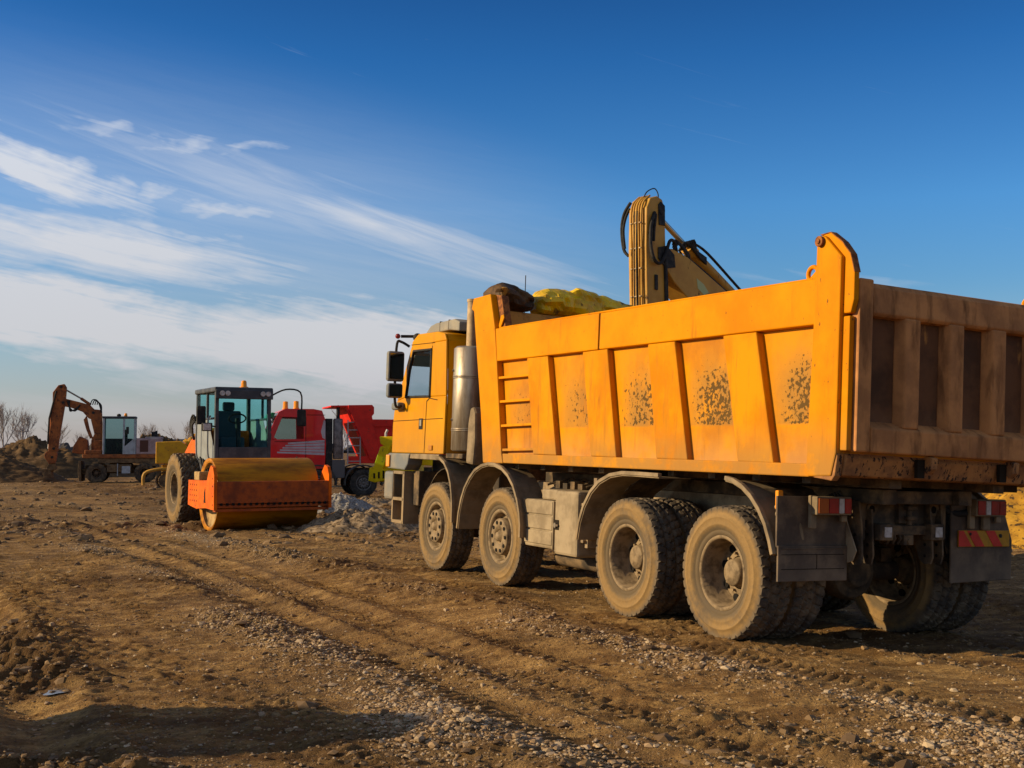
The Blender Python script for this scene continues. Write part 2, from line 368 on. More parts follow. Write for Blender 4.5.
def sidewall_mat(k=1.0):
    """tyre: dust-tan sidewall with a scuffed darker ring, dark grooved tread"""
    m = bpy.data.materials.new('dusty_tyre'); m.use_nodes = True; nt = m.node_tree; b = nt.nodes['Principled BSDF']; L = nt.links.new
    tc = nt.nodes.new('ShaderNodeTexCoord'); sp = nt.nodes.new('ShaderNodeSeparateXYZ'); L(tc.outputs['Object'], sp.inputs[0])
    def mm(op, a, c=None):
        n = nt.nodes.new('ShaderNodeMath'); n.operation = op
        for i, v in enumerate((a, c)):
            if v is None: continue
            if isinstance(v, (int, float)): n.inputs[i].default_value = v
            else: L(v, n.inputs[i])
        return n.outputs[0]
    rad = mm('SQRT', mm('ADD', mm('MULTIPLY', sp.outputs[0], sp.outputs[0]), mm('MULTIPLY', sp.outputs[2], sp.outputs[2])))
    rad = mm('MULTIPLY', rad, k)
    n1 = nt.nodes.new('ShaderNodeTexNoise'); L(tc.outputs['Object'], n1.inputs['Vector']); n1.inputs['Scale'].default_value = 6; n1.inputs['Detail'].default_value = 8; n1.inputs['Roughness'].default_value = .65
    n2 = nt.nodes.new('ShaderNodeTexNoise'); L(tc.outputs['Object'], n2.inputs['Vector']); n2.inputs['Scale'].default_value = 30; n2.inputs['Detail'].default_value = 8; n2.inputs['Roughness'].default_value = .75
    r = nt.nodes.new('ShaderNodeValToRGB'); L(mm('ADD', rad, mm('MULTIPLY', mm('SUBTRACT', n1.outputs[0], .5), .12)), r.inputs[0])
    e = r.color_ramp.elements; e[0].position = .30; e[0].color = (0.10, 0.07, 0.038, 1); e[1].position = .56; e[1].color = (0.12, 0.085, 0.05, 1)
    for p, c in ((.355, (0.13, 0.092, 0.05, 1)), (.385, (0.22, 0.135, 0.052, 1)), (.47, (0.27, 0.165, 0.062, 1)), (.515, (0.19, 0.115, 0.045, 1)), (.535, (0.16, 0.11, 0.065, 1))):
        x = e.new(p); x.color = c
    mx = nt.nodes.new('ShaderNodeMix'); mx.data_type = 'RGBA'; mr = nt.nodes.new('ShaderNodeMapRange'); L(n2.outputs[0], mr.inputs[0]); mr.inputs[1].default_value = .44; mr.inputs[2].default_value = .72; mr.inputs[4].default_value = .40
    L(mr.outputs[0], mx.inputs[0]); L(r.outputs[0], mx.inputs[6]); mx.inputs[7].default_value = (0.12, 0.08, 0.04, 1)
    # scuffed, darker rubber showing through in larger patches
    sc_ = nt.nodes.new('ShaderNodeMix'); sc_.data_type = 'RGBA'; n3 = nt.nodes.new('ShaderNodeTexNoise'); L(tc.outputs['Object'], n3.inputs['Vector']); n3.inputs['Scale'].default_value = 3.2; n3.inputs['Detail'].default_value = 9; n3.inputs['Roughness'].default_value = .7
    mr3 = nt.nodes.new('ShaderNodeMapRange'); L(n3.outputs[0], mr3.inputs[0]); mr3.inputs[1].default_value = .50; mr3.inputs[2].default_value = .66; mr3.inputs[4].default_value = .8
    L(mr3.outputs[0], sc_.inputs[0]); L(mx.outputs[2], sc_.inputs[6]); sc_.inputs[7].default_value = (0.10, 0.075, 0.05, 1); mx = sc_
    # the tread itself keeps its rubber colour under a film of dust
    tr = nt.nodes.new('ShaderNodeMix'); tr.data_type = 'RGBA'; at = nt.nodes.new('ShaderNodeAttribute'); at.attribute_name = 'tread'; L(at.outputs['Fac'], tr.inputs[0])
    L(mx.outputs[2], tr.inputs[6])
    r2 = nt.nodes.new('ShaderNodeMix'); r2.data_type = 'RGBA'; mr2 = nt.nodes.new('ShaderNodeMapRange'); L(n1.outputs[0], mr2.inputs[0]); mr2.inputs[1].default_value = .42; mr2.inputs[2].default_value = .66
    L(mr2.outputs[0], r2.inputs[0]); r2.inputs[6].default_value = (0.065, 0.052, 0.040, 1); r2.inputs[7].default_value = (0.20, 0.145, 0.085, 1)
    L(r2.outputs[2], tr.inputs[7]); L(tr.outputs[2], b.inputs['Base Color']); b.inputs['Roughness'].default_value = .9; b.inputs['Specular IOR Level'].default_value = .2
    bp = nt.nodes.new('ShaderNodeBump'); bp.inputs['Strength'].default_value = .35; bp.inputs['Distance'].default_value = .008; L(n2.outputs[0], bp.inputs['Height']); L(bp.outputs[0], b.inputs['Normal'])
    return m
m_tyre = sidewall_mat(); m_tyre_big = sidewall_mat(.545 / .80); m_tyre_big.name = 'dusty_big_tyre'
m_amber = mat('amber_lens', (0.85, 0.28, 0.01), rough=.25, coat=.5)
m_redlens = mat('red_lens', (0.36, 0.02, 0.012), (0.20, 0.02, 0.015), 9, .4, .7, .35, coat=.3)
m_whitelens = mat('white_lens', (0.55, 0.52, 0.48), (0.35, 0.3, 0.25), 20, .4, .7, .4)
m_orange_lens = mat('orange_lens', (0.40, 0.09, 0.01), rough=.35, coat=.3)
m_mirror = mat('mirror_face', (0.16, 0.17, 0.18), rough=.06, metal=1.0)
m_tarp = mat('yellow_tarp', (0.80, 0.50, 0.0), (0.50, 0.30, 0.005), 4, .4, .64, .38, bump=.12, bscale=7, spec=.4, c3=(0.20, 0.12, 0.02), scale3=6, lo3=.60, hi3=.66)
m_tarpbrown = mat('brown_tarp', (0.12, 0.065, 0.022), (0.045, 0.027, 0.014), 4, .4, .6, .6, bump=.2, bscale=7, c3=(0.42, 0.20, 0.03), scale3=4, lo3=.60, hi3=.66)
g_cab = glass('cab_window_glass', (0.88, 0.94, 0.97), .07)
g_teal = glass('teal_window_glass', (0.74, 0.95, 0.96), .03)
g_dark = glass('dark_window_glass', (0.72, 0.78, 0.76), .10)

# ------------------------------------------------------------------ terrain
rng = np.random.RandomState(7)
_tab = rng.rand(512, 512)
def vn(x, y, seed=0):
    x = x + seed * 37.13; y = y + seed * 71.7
    xi = np.floor(x).astype(np.int64); yi = np.floor(y).astype(np.int64); fx = x - xi; fy = y - yi
    fx = fx * fx * (3 - 2 * fx); fy = fy * fy * (3 - 2 * fy)
    a = _tab[xi % 512, yi % 512]; b = _tab[(xi + 1) % 512, yi % 512]; c = _tab[xi % 512, (yi + 1) % 512]; d = _tab[(xi + 1) % 512, (yi + 1) % 512]
    return (a * (1 - fx) + b * fx) * (1 - fy) + (c * (1 - fx) + d * fx) * fy
def fbm(x, y, sc, octv=4, seed=0, gain=.5, ridged=False):
    s = 0; amp = 1; tot = 0
    for i in range(octv):
        n = vn(x * sc, y * sc, seed + i * 3)
        if ridged: n = 1 - np.abs(2 * n - 1)
        s = s + n * amp; tot += amp; amp *= gain; sc *= 2.07
    return s / tot - .5
def ss(x, a, b):
    t = np.clip((x - a) / (b - a), 0, 1); return t * t * (3 - 2 * t)
def ga(v, c, w): return np.exp(-((v - c) / w) ** 2)
TM = Matrix(((-.4512, -.8918, .0314, 2.757), (.8924, -.4512, .0058, 10.475), (.0091, .0307, .9995, -.038), (0, 0, 0, 1)))
def fields(X, Y):
    """height, gravel amount, churned and tread-groove amount of the ground at X, Y"""
    d = np.hypot(X, Y)
    v = .893 * X + .451 * Y; u = -.451 * X + .893 * Y
    vm = v + .22 * fbm(u, v * .3, .22, 2, 11) + .10 * fbm(u, v, .9, 2, 14)
    # broad shape: level by the truck, falling a little towards the machines behind
    base = -.13 * ss(Y, 17, 26) - .10 * ss(Y, 26, 31) - .09 * ss(Y, 31, 45)
    px = X - 2.757; py = Y - 10.475
    xt = -.4512 * px + .8924 * py; yt = -.8918 * px - .4512 * py
    w = np.exp(-(np.maximum(np.abs(xt - 2.7) - 3.6, 0) / 1.6) ** 2 - (np.maximum(np.abs(yt) - 1.3, 0) / 1.0) ** 2)
    base = base * (1 - w) + (.0091 * xt + .0307 * yt - .030) * w
    lane = 1 - ss(Y, 22, 34)
    h = .05 * fbm(X, Y, .35, 3, 1) + .022 * fbm(u * .35, v, 1.5, 3, 5)
    nearu = 1 - ss(d, 26, 40)
    ch = np.clip(ga(vm, .70, .50) * 1.3 + ga(vm, 2.75, .42) * .75 + ga(vm, 3.55, .16) * .5 + ga(vm, 5.05, .42) * .8 + ga(vm, 6.9, .3) * .35 + ga(vm, 8.6, .5) * .5 + ss(Y, 19, 25) * .9 * ss(vm, 6.3, 8), 0, 1.2)
    gravel = np.clip(ga(vm, 2.8, .40) * .9 + ga(vm, 5.05, .40) * 1.1 + ga(vm, 1.9, .8) * .25 + ga(vm, 3.8, .8) * .3 + ga(vm, .1, .4) * .5 + ga(vm, 6.5, .9) * .3 + .15, 0, 1.2)
    gravel = gravel * np.clip(.55 + 2.6 * fbm(u * .35, v, .9, 4, 21, .6), 0, 1.2)
    rut = (-.10 * ga(vm, .72, .26) + .025 * ga(vm, .28, .14) + .028 * ga(vm, 1.08, .08) + .040 * ga(vm, 2.75, .34) - .030 * ga(vm, 3.25, .16) + .026 * ga(vm, 3.52, .07)
           - .026 * ga(vm, 3.85, .18) + .022 * ga(vm, 4.15, .07) - .022 * ga(vm, 4.42, .14) + .030 * ga(vm, 5.05, .30) - .02 * ga(vm, 5.65, .15) + .022 * ga(vm, 6.75, .12) - .02 * ga(vm, 7.1, .18) + .02 * ga(vm, 7.5, .1))
    h = h + 1.45 * rut * nearu * (.75 + .9 * fbm(u, v, .6, 2, 31))
    # clods
    cl = np.maximum(fbm(X, Y, 5.0, 4, 41, .6, True) + .08, 0) * .16 + np.maximum(fbm(X, Y, 12.0, 3, 44, .6) - .05, 0) * .09
    patch = np.clip(.35 + 2.2 * fbm(u * .6, v, 1.1, 2, 47), 0, 1.4)
    far = ss(Y, 19, 26)
    h = h + 1.35 * cl * ch * patch * (1 - .2 * far) * (1 - .85 * w * (1 - ch * .3))
    h = h + .030 * fbm(u * .45, v, 6, 3, 51) + .026 * fbm(X, Y, 20, 2, 53, .7) * np.clip(.5 + 1.6 * fbm(X, Y, 1.2, 2, 54), .15, 1.2)
    grain = np.clip(.30 + 2.4 * fbm(u * .25, v, 1.3, 3, 55), 0, 1.2)
    h = h + grain * (1 - .6 * far) * (.060 * np.maximum(fbm(X, Y, 9, 3, 57, .6, True), 0) + .060 * np.maximum(fbm(X, Y, 19, 2, 59, .6), 0))
    farl = far * np.clip(.45 + 2.6 * fbm(X * .35, Y, .5, 3, 61), 0, 1.5)
    h = h + farl * (.34 * np.maximum(fbm(X, Y, 1.1, 4, 63, .6), 0) + .09 * fbm(X, Y, 5, 3, 65)) * (1 - w) * (1 - ss(d, 90, 140))
    # imprints of lugged tyres, pressed across the lanes
    tread = np.zeros_like(h)
    for c, wd, per, sl, amp in ((1.28, .17, .105, .5, .018), (3.85, .14, .11, -.4, .016), (4.42, .13, .11, .4, .017), (5.72, .16, .12, .6, .016), (7.05, .18, .11, -.5, .018), (2.15, .2, .13, .35, .012), (8.0, .2, .11, .4, .016), (3.22, .14, .105, .3, .016), (1.72, .12, .10, -.3, .010), (6.3, .15, .12, .4, .014)):
        k = np.sin(2 * np.pi * (u + sl * np.abs(vm - c)) / per + 3 * fbm(u, v, .5, 1, 71))
        pm = ss(k, -.25, .45) * ga(vm, c, wd) * np.clip(.70 + 2.6 * fbm(u, v, .45, 2, 73 + int(c * 3)), 0, 1) * nearu
        h = h + 1.9 * amp * pm; tread = np.maximum(tread, ga(vm, c, wd * 1.1) * nearu * (1 - ss(k, -.25, .45)) * np.clip(.70 + 2.6 * fbm(u, v, .45, 2, 73 + int(c * 3)), 0, 1))
    h = h + base
    gp = np.exp(-(((X + 2.90) / .16) ** 2 + ((Y - 7.85) / .2) ** 2) ** 2); h = h * (1 - gp) - .012 * gp
    return h, gravel * (1 - .5 * tread), np.clip(ch * patch + farl * .8 + .65 * tread, 0, 1)  # tread grooves are darkened by raising their churn amount
def H(x, y): return float(fields(np.array([float(x)]), np.array([float(y)]))[0][0])

def ground():
    def axis(stops):
        a = [stops[0]]
        return a
    xs = list(np.arange(-4.2, 5.6, .022)); s = .022
    a = xs[-1]; st = .022; right = []
    while a < 900: st = min(st * 1.013, 60); a += st; right.append(a)
    a = xs[0]; st = .022; left = []
    while a > -900: st = min(st * 1.011, 60); a -= st; left.append(a)
    xs = np.array(left[::-1] + xs + right)
    ys = [4.8]; st = .02
    while ys[-1] < 2200:
        y = ys[-1]; st = .018 + .0036 * (y - 4.8) if y < 60 else st * 1.06
        ys.append(y + st)
    back = []; a = 4.8; st = .03
    while a > -300: st = min(st * 1.25, 40); a -= st; back.append(a)
    ys = np.array(back[::-1] + ys)
    X, Y = np.meshgrid(xs, ys); nx, ny = len(xs), len(ys)
    h, g, c = fields(X, Y)
    co = np.stack([X, Y, h], -1).reshape(-1, 3).astype(np.float32)
    me = bpy.data.meshes.new('ground'); me.vertices.add(nx * ny); me.vertices.foreach_set('co', co.ravel())
    i = (np.arange(ny - 1)[:, None] * nx + np.arange(nx - 1)[None, :]).ravel()
    q = np.stack([i, i + 1, i + nx + 1, i + nx], -1).astype(np.int32)
    nf = len(q); me.loops.add(nf * 4); me.loops.foreach_set('vertex_index', q.ravel()); me.polygons.add(nf)
    me.polygons.foreach_set('loop_start', np.arange(0, nf * 4, 4, dtype=np.int32)); me.polygons.foreach_set('loop_total', np.full(nf, 4, np.int32))
    me.polygons.foreach_set('use_smooth', np.ones(nf, bool)); me.update(calc_edges=True)
    for nm, arr in (('gravel', g), ('churn', c)):
        at = me.attributes.new(nm, 'FLOAT', 'POINT'); at.data.foreach_set('value', arr.ravel().astype(np.float32))
    o = bpy.data.objects.new('ground', me); C.objects.link(o); tag(o, kind='structure')
    print('ground verts', nx * ny)
    m = bpy.data.materials.new('packed_dirt'); m.use_nodes = True; nt = m.node_tree; b = nt.nodes['Principled BSDF']; L = nt.links.new
    tc = nt.nodes.new('ShaderNodeTexCoord')
    def nz(sc, det=8, ro=.65, st=(1, 1, 1), rot=0):
        mp = nt.nodes.new('ShaderNodeMapping'); mp.inputs['Scale'].default_value = st; mp.inputs['Rotation'].default_value = (0, 0, rot); L(tc.outputs['Object'], mp.inputs[0])
        n = nt.nodes.new('ShaderNodeTexNoise'); L(mp.outputs[0], n.inputs['Vector']); n.inputs['Scale'].default_value = sc; n.inputs['Detail'].default_value = det; n.inputs['Roughness'].default_value = ro; return n.outputs[0]
    def rp(x, a, c_, lo=0, hi=1):
        r = nt.nodes.new('ShaderNodeMapRange'); r.interpolation_type = 'SMOOTHSTEP'; L(x, r.inputs[0]); r.inputs[1].default_value = a; r.inputs[2].default_value = c_; r.inputs[3].default_value = lo; r.inputs[4].default_value = hi; return r.outputs[0]
    def mx(f, a, c_):
        n = nt.nodes.new('ShaderNodeMix'); n.data_type = 'RGBA'
        for v_, s_ in ((f, 0), (a, 6), (c_, 7)):
            if isinstance(v_, tuple): n.inputs[s_].default_value = (*v_, 1)
            elif isinstance(v_, (int, float)): n.inputs[s_].default_value = v_
            else: L(v_, n.inputs[s_])
        return n.outputs[2]
    def ml(a, c_, op='MULTIPLY'):
        n = nt.nodes.new('ShaderNodeMath'); n.operation = op; n.use_clamp = True
        for i_, v_ in enumerate((a, c_)):
            if isinstance(v_, (int, float)): n.inputs[i_].default_value = v_
            else: L(v_, n.inputs[i_])
        return n.outputs[0]
    ag = nt.nodes.new('ShaderNodeAttribute'); ag.attribute_name = 'gravel'
    ac = nt.nodes.new('ShaderNodeAttribute'); ac.attribute_name = 'churn'
    col = mx(rp(nz(.8, 6), .35, .65), GR_A, GR_B)
    col = mx(rp(nz(5, 8, .7, (.35, 1, 1), R(-27)), .40, .66), col, GR_C)
    col = mx(ml(rp(nz(2.2, 8, .7), .50, .66), .55), col, GR_D)
    col = mx(ml(rp(nz(24, 7, .8), .50, .60), .65), col, GR_D)
    col = mx(ml(rp(nz(38, 6, .7, (1, 1, 1), .4), .56, .66), .5), col, GR_C)
    col = mx(ml(ac.outputs['Fac'], .7), col, GR_CH)
    col = mx(ml(rp(nz(.55, 7, .7, (.4, 1, 1), R(-27)), .50, .62), .6), col, GR_D)
    grit = nt.nodes.new('ShaderNodeTexVoronoi'); grit.inputs['Scale'].default_value = 42; L(tc.outputs['Object'], grit.inputs['Vector'])
    grit2 = nt.nodes.new('ShaderNodeTexVoronoi'); grit2.inputs['Scale'].default_value = 90; L(tc.outputs['Object'], grit2.inputs['Vector'])
    sep = nt.nodes.new('ShaderNodeSeparateColor'); L(grit.outputs['Color'], sep.inputs[0])
    sel = ml(rp(grit.outputs['Distance'], .42, .30), rp(ml(sep.outputs[0], ag.outputs['Fac']), .40, .46))
    stone = mx(sep.outputs[1], (0.30, 0.19, 0.09), (0.50, 0.37, 0.22))
    col = mx(sel, col, stone)
    col = mx(ml(ag.outputs['Fac'], .35), col, (0.38, 0.25, 0.12))
    L(col, b.inputs['Base Color']); b.inputs['Roughness'].default_value = .93; b.inputs['Specular IOR Level'].default_value = .15
    hgt = ml(ml(nz(18, 8, .7), .5), ml(ml(grit.outputs['Distance'], ml(ag.outputs['Fac'], .5)), ml(nz(75, 5, .7), .35), 'ADD'), 'ADD')
    bp = nt.nodes.new('ShaderNodeBump'); bp.inputs['Strength'].default_value = 1.0; bp.inputs['Distance'].default_value = .06; L(hgt, bp.inputs['Height']); L(bp.outputs[0], b.inputs['Normal'])
    me.materials.append(m)
    return o
GR_A = (0.240, 0.125, 0.036); GR_B = (0.135, 0.066, 0.018); GR_C = (0.46, 0.275, 0.095); GR_D = (0.070, 0.034, 0.011); GR_CH = (0.080, 0.042, 0.016)
ground()

def rocks(name, label, n, xr, yr, sizes, seed, key, cols, flat=.6, thr=.3):
    r = np.random.RandomState(seed); pts = []
    while len(pts) < n:
        yy = np.sqrt(r.uniform(yr[0] ** 2, yr[1] ** 2, 4000)) if False else yr[0] * (yr[1] / yr[0]) ** r.uniform(0, 1, 4000)
        xx = r.uniform(xr[0], xr[1], 4000) * yy
        h, g, c = fields(xx, yy); k = {'gravel': g, 'churn': c}[key]
        ok = (r.uniform(0, 1, 4000) < np.clip((k - thr) * 1.3, 0.015, 1))
        pts += list(zip(xx[ok], yy[ok], h[ok]))
    pts = np.array(pts[:n])
    t = (1 + 5 ** .5) / 2
    ico = np.array([(-1, t, 0), (1, t, 0), (-1, -t, 0), (1, -t, 0), (0, -1, t), (0, 1, t), (0, -1, -t), (0, 1, -t), (t, 0, -1), (t, 0, 1), (-t, 0, -1), (-t, 0, 1)]) / 1.902
    fc = np.array([(0, 11, 5), (0, 5, 1), (0, 1, 7), (0, 7, 10), (0, 10, 11), (1, 5, 9), (5, 11, 4), (11, 10, 2), (10, 7, 6), (7, 1, 8), (3, 9, 4), (3, 4, 2), (3, 2, 6), (3, 6, 8), (3, 8, 9), (4, 9, 5), (2, 4, 11), (6, 2, 10), (8, 6, 7), (9, 8, 1)])
    s = np.clip(np.exp(r.normal(math.log(sizes[0]), .45, n)), sizes[0] * .4, sizes[1])
    V = ico[None] * (1 + r.uniform(-.32, .32, (n, 12, 1))) * s[:, None, None] * np.stack([r.uniform(.75, 1.35, n), r.uniform(.75, 1.35, n), r.uniform(flat * .7, flat * 1.3, n)], -1)[:, None]
    a = r.uniform(0, 6.28, n); ca, sa = np.cos(a)[:, None], np.sin(a)[:, None]
    V = np.stack([V[..., 0] * ca - V[..., 1] * sa, V[..., 0] * sa + V[..., 1] * ca, V[..., 2]], -1) + pts[:, None, :] + np.array([0, 0, 0])
    V[..., 2] += (s * .12)[:, None]
    F = (fc[None] + (np.arange(n) * 12)[:, None, None]).reshape(-1, 3)
    me = bpy.data.meshes.new(name); me.from_pydata(V.reshape(-1, 3).tolist(), [], F.tolist()); me.update()
    at = me.attributes.new('tone', 'FLOAT', 'POINT'); at.data.foreach_set('value', np.repeat(r.uniform(0, 1, n), 12).astype(np.float32))
    m = bpy.data.materials.new(name); m.use_nodes = True; nt = m.node_tree; b = nt.nodes['Principled BSDF']; A = nt.nodes.new('ShaderNodeAttribute'); A.attribute_name = 'tone'
    cr = nt.nodes.new('ShaderNodeValToRGB'); nt.links.new(A.outputs['Fac'], cr.inputs[0]); nt.links.new(cr.outputs[0], b.inputs['Base Color']); b.inputs['Roughness'].default_value = .9
    cr.color_ramp.elements[0].color = (*cols[0], 1); cr.color_ramp.elements[1].color = (*cols[-1], 1)
    for i, c in enumerate(cols[1:-1]): e = cr.color_ramp.elements.new((i + 1) / (len(cols) - 1)); e.color = (*c, 1)
    nn = nt.nodes.new('ShaderNodeTexNoise'); nn.inputs['Scale'].default_value = 120; bp = nt.nodes.new('ShaderNodeBump'); bp.inputs['Strength'].default_value = .4; bp.inputs['Distance'].default_value = .004
    nt.links.new(nn.outputs[0], bp.inputs['Height']); nt.links.new(bp.outputs[0], b.inputs['Normal'])
    me.materials.append(m); o = bpy.data.objects.new(name, me); C.objects.link(o); tag(o, label, 'ground cover', kind='stuff')
STN = [(0.24, 0.14, 0.06), (0.34, 0.22, 0.11), (0.46, 0.34, 0.20), (0.20, 0.115, 0.05), (0.40, 0.31, 0.21)]
CLD = [(0.08, 0.045, 0.018), (0.14, 0.08, 0.032), (0.25, 0.15, 0.06), (0.10, 0.055, 0.022)]
rocks('gravel', 'pale loose gravel strewn in strips along the wheel ruts', 15000, (-.48, .50), (5.4, 26), (.0085, .036), 3, 'gravel', STN, thr=.34)
rocks('dirt_clods', 'brown crumbled earth clods along the ruts and the rough ground', 13000, (-.50, .50), (5.4, 60), (.016, .085), 5, 'churn', CLD, thr=.10)

rocks('dirt_clods', 'large dark earth clods lying over the churned ground behind the road roller', 4200, (-.46, .40), (19, 80), (.05, .22), 15, 'churn', CLD, thr=.05)
rocks('dirt_crumbs', 'fine dark and pale crumbs of earth and grit scattered over the dirt', 42000, (-.48, .50), (5.3, 19), (.0045, .015), 9, 'gravel', [(0.07, 0.04, 0.016), (0.14, 0.08, 0.032), (0.36, 0.23, 0.10), (0.10, 0.055, 0.022), (0.44, 0.31, 0.16)], thr=-.15)
def mound(name, label, cat, cx, cy, rx, ry, h, seed, m, rough=.25, rot=0, n=110, mrow=46, flat=1.3, steep=.9, group=None, rsc=1.0):
    a = np.linspace(0, 2 * np.pi, n, endpoint=False); t = np.linspace(0, 1, mrow) ** .8
    A, T = np.meshgrid(a, t); edge = 1 + .35 * fbm(np.cos(A) * 1.5 + 5, np.sin(A) * 1.5 + 5, 1.2, 3, seed)
    X = np.cos(A) * T * rx * edge; Y = np.sin(A) * T * ry * edge
    X, Y = X * math.cos(rot) - Y * math.sin(rot) + cx, X * math.sin(rot) + Y * math.cos(rot) + cy
    prof = np.clip(1 - T ** flat, 0, 1) ** steep
    g = fields(X, Y)[0]
    z = h * prof * (1 + rough * 2.2 * fbm(X, Y, .45 * rsc, 3, seed + 2)) + h * rough * prof ** .3 * (1 - T ** 6) * (1.1 * np.maximum(fbm(X, Y, 1.3 * rsc, 4, seed + 5, .6, True), -.1) + .5 * fbm(X, Y, 5 * rsc, 3, seed + 8))
    z = g + z - .05 * T ** 6 - .02
    V = np.stack([X, Y, z], -1).reshape(-1, 3)
    F = [(j * n + i, j * n + (i + 1) % n, (j + 1) * n + (i + 1) % n, (j + 1) * n + i) for j in range(mrow - 1) for i in range(n)]
    me = bpy.data.meshes.new(name); me.from_pydata((V - np.array([cx, cy, 0])).tolist(), [], F); me.update(); me.polygons.foreach_set('use_smooth', [True] * len(F))
    me.materials.append(m); o = bpy.data.objects.new(name, me); o.location = (cx, cy, 0); C.objects.link(o); tag(o, label, cat, group); return o
m_soil = mat('heaped_soil', (0.075, 0.042, 0.018), (0.13, 0.076, 0.033), 2.2, .38, .64, .95, bump=1.0, bscale=9, c3=(0.05, 0.032, 0.018), scale3=4, lo3=.52, hi3=.66)
m_sand = mat('heaped_sand', (0.54, 0.28, 0.030), (0.30, 0.145, 0.018), 3, .38, .64, .95, bump=1.0, bscale=14, c3=(0.07, 0.04, 0.015), scale3=9, lo3=.53, hi3=.60)
m_gravelheap = mat('heaped_gravel', (0.36, 0.33, 0.29), (0.20, 0.18, 0.15), 16, .38, .62, .9, bump=1.0, bscale=22, c3=(0.10, 0.08, 0.06), scale3=24, lo3=.52, hi3=.6)
m_rubble = mat('rubble_soil', (0.30, 0.215, 0.13), (0.16, 0.105, 0.055), 7, .38, .62, .95, bump=1.0, bscale=16, c3=(0.06, 0.04, 0.022), scale3=12, lo3=.52, hi3=.6)
mound('soil_mound', 'tall dark brown soil mound at the far left edge of the site', 'mound', -33.5, 84, 7.2, 5, 2.35, 4, m_soil, .34, .1)
mound('soil_mound', 'brown soil mound behind the orange excavator stick', 'mound', -26.2, 90, 4.4, 4, 2.9, 9, m_soil, .34)
mound('soil_mound', 'lighter soil mound rising between excavator boom and its cab', 'mound', -24.6, 97, 5.2, 4, 3.3, 12, m_sand, .22)
mound('soil_mound', 'low dark spoil heap in front of the tall mound at the far left', 'mound', -31, 71, 5.5, 3.2, 1.5, 16, m_soil, .4)
mound('sand_pile', 'sunlit golden sand pile behind the rear wheels of the yellow tipper', 'mound', 12.6, 22.2, 6.6, 4.4, 2.0, 21, m_sand, .26, .15, rsc=1.6)
mound('gravel_pile', 'small pale grey gravel pile between the road roller and the red tipper', 'mound', -4.85, 34.5, 1.25, .9, .52, 26, m_gravelheap, .22, rsc=3)
mound('rubble_heap', 'low stony earth heap in front of the yellow tipper cab', 'mound', -3.05, 25.6, 1.5, 1.7, .36, 31, m_rubble, .5, rsc=3)
mound('rubble_heap', 'low earth ridge on the ground ahead of the red tipper wheel', 'mound', -4.2, 38.5, 1.6, 1.4, .28, 33, m_rubble, .5, rsc=3)
mound('soil_mound', 'brown soil heap added out of view left of the track to cast the shadow on the dirt', 'mound', -5.25, 6.45, 1.3, .95, 1.55, 37, m_soil, .16, 0, flat=2.2, steep=.7)  # unseen heap, added to throw the foreground shadow

# ------------------------------------------------------------------ wheels
def tyre_mesh(Rt, W, rim, nlug=44, depth=.016, style='drive', bulge=.012, sub=5):
    """turned tyre with real lugs; local y is the axle, +y the outer face"""
    hw = W / 2; n = nlug * sub
    g_ = Rt - rim
    side = [(rim, hw * .86), (rim + .012, hw * .93), (rim + .16 * g_, hw * .975), (rim + .18 * g_, hw * .975 - .004), (rim + .20 * g_, hw * .985 + .002), (rim + .34 * g_, hw + bulge * .8), (rim + .36 * g_, hw + bulge * .8 + .004), (rim + .39 * g_, hw + bulge * .8 + .004), (rim + .41 * g_, hw + bulge),
            (rim + .58 * g_, hw + bulge), (rim + .60 * g_, hw + bulge + .004), (rim + .63 * g_, hw + bulge * .9 + .003), (rim + .65 * g_, hw + bulge * .7), (Rt - .062, hw * .99), (Rt - .045, hw * .965)]
    rows = 13; tread = [(Rt - .012 * (abs(k / (rows - 1) * 2 - 1) ** 4), hw * .95 * (1 - 2 * k / (rows - 1))) for k in range(rows)]
    prof = side + tread + [(r, -y) for r, y in side[::-1]]
    vs = []; tr = []; ns = len(side); half = (rows - 1) / 2
    for j, (r, y) in enumerate(prof):
        k = j - ns
        for i in range(n):
            rr = r; isT = 0 <= k < rows
            if isT:
                if style == 'drive': sh = int(round(abs(k - half) * .9)) ; g = ((i + sh) % sub == 0) or (k in (4, 8) and (i // 1) % 1 == 0)
                elif style == 'steer': sh = int(abs(k - half) * .5); g = ((i + sh) % sub == 0) or k in (3, 6, 9)
                else:
                    s1 = (i + k) % sub; s2 = (i - k) % sub; g = (s1 == 0 or s2 == 0)
                if g: rr = r - depth
            elif j in (ns - 1, ns + rows): rr = r - (depth * .55 if (i % sub == 0) else -.002)
            t = 2 * math.pi * i / n; vs.append((rr * math.cos(t), y, rr * math.sin(t))); tr.append(1.0 if isT else (0.35 if j in (ns - 1, ns + rows) else 0.0))
    m = len(prof); fs = [(j * n + i, j * n + (i + 1) % n, (j + 1) * n + (i + 1) % n, (j + 1) * n + i) for j in range(m - 1) for i in range(n)]
    me = bpy.data.meshes.new('tyre'); me.from_pydata(vs, [], fs); me.update()
    me.polygons.foreach_set('use_smooth', [not (ns - 1 <= (k // n) < ns + rows) for k in range(len(fs))])
    at = me.attributes.new('tread', 'FLOAT', 'POINT'); at.data.foreach_set('value', tr)
    bm = bmesh.new(); bm.from_mesh(me); bmesh.ops.recalc_face_normals(bm, faces=bm.faces); bm.to_mesh(me); bm.free()
    return me
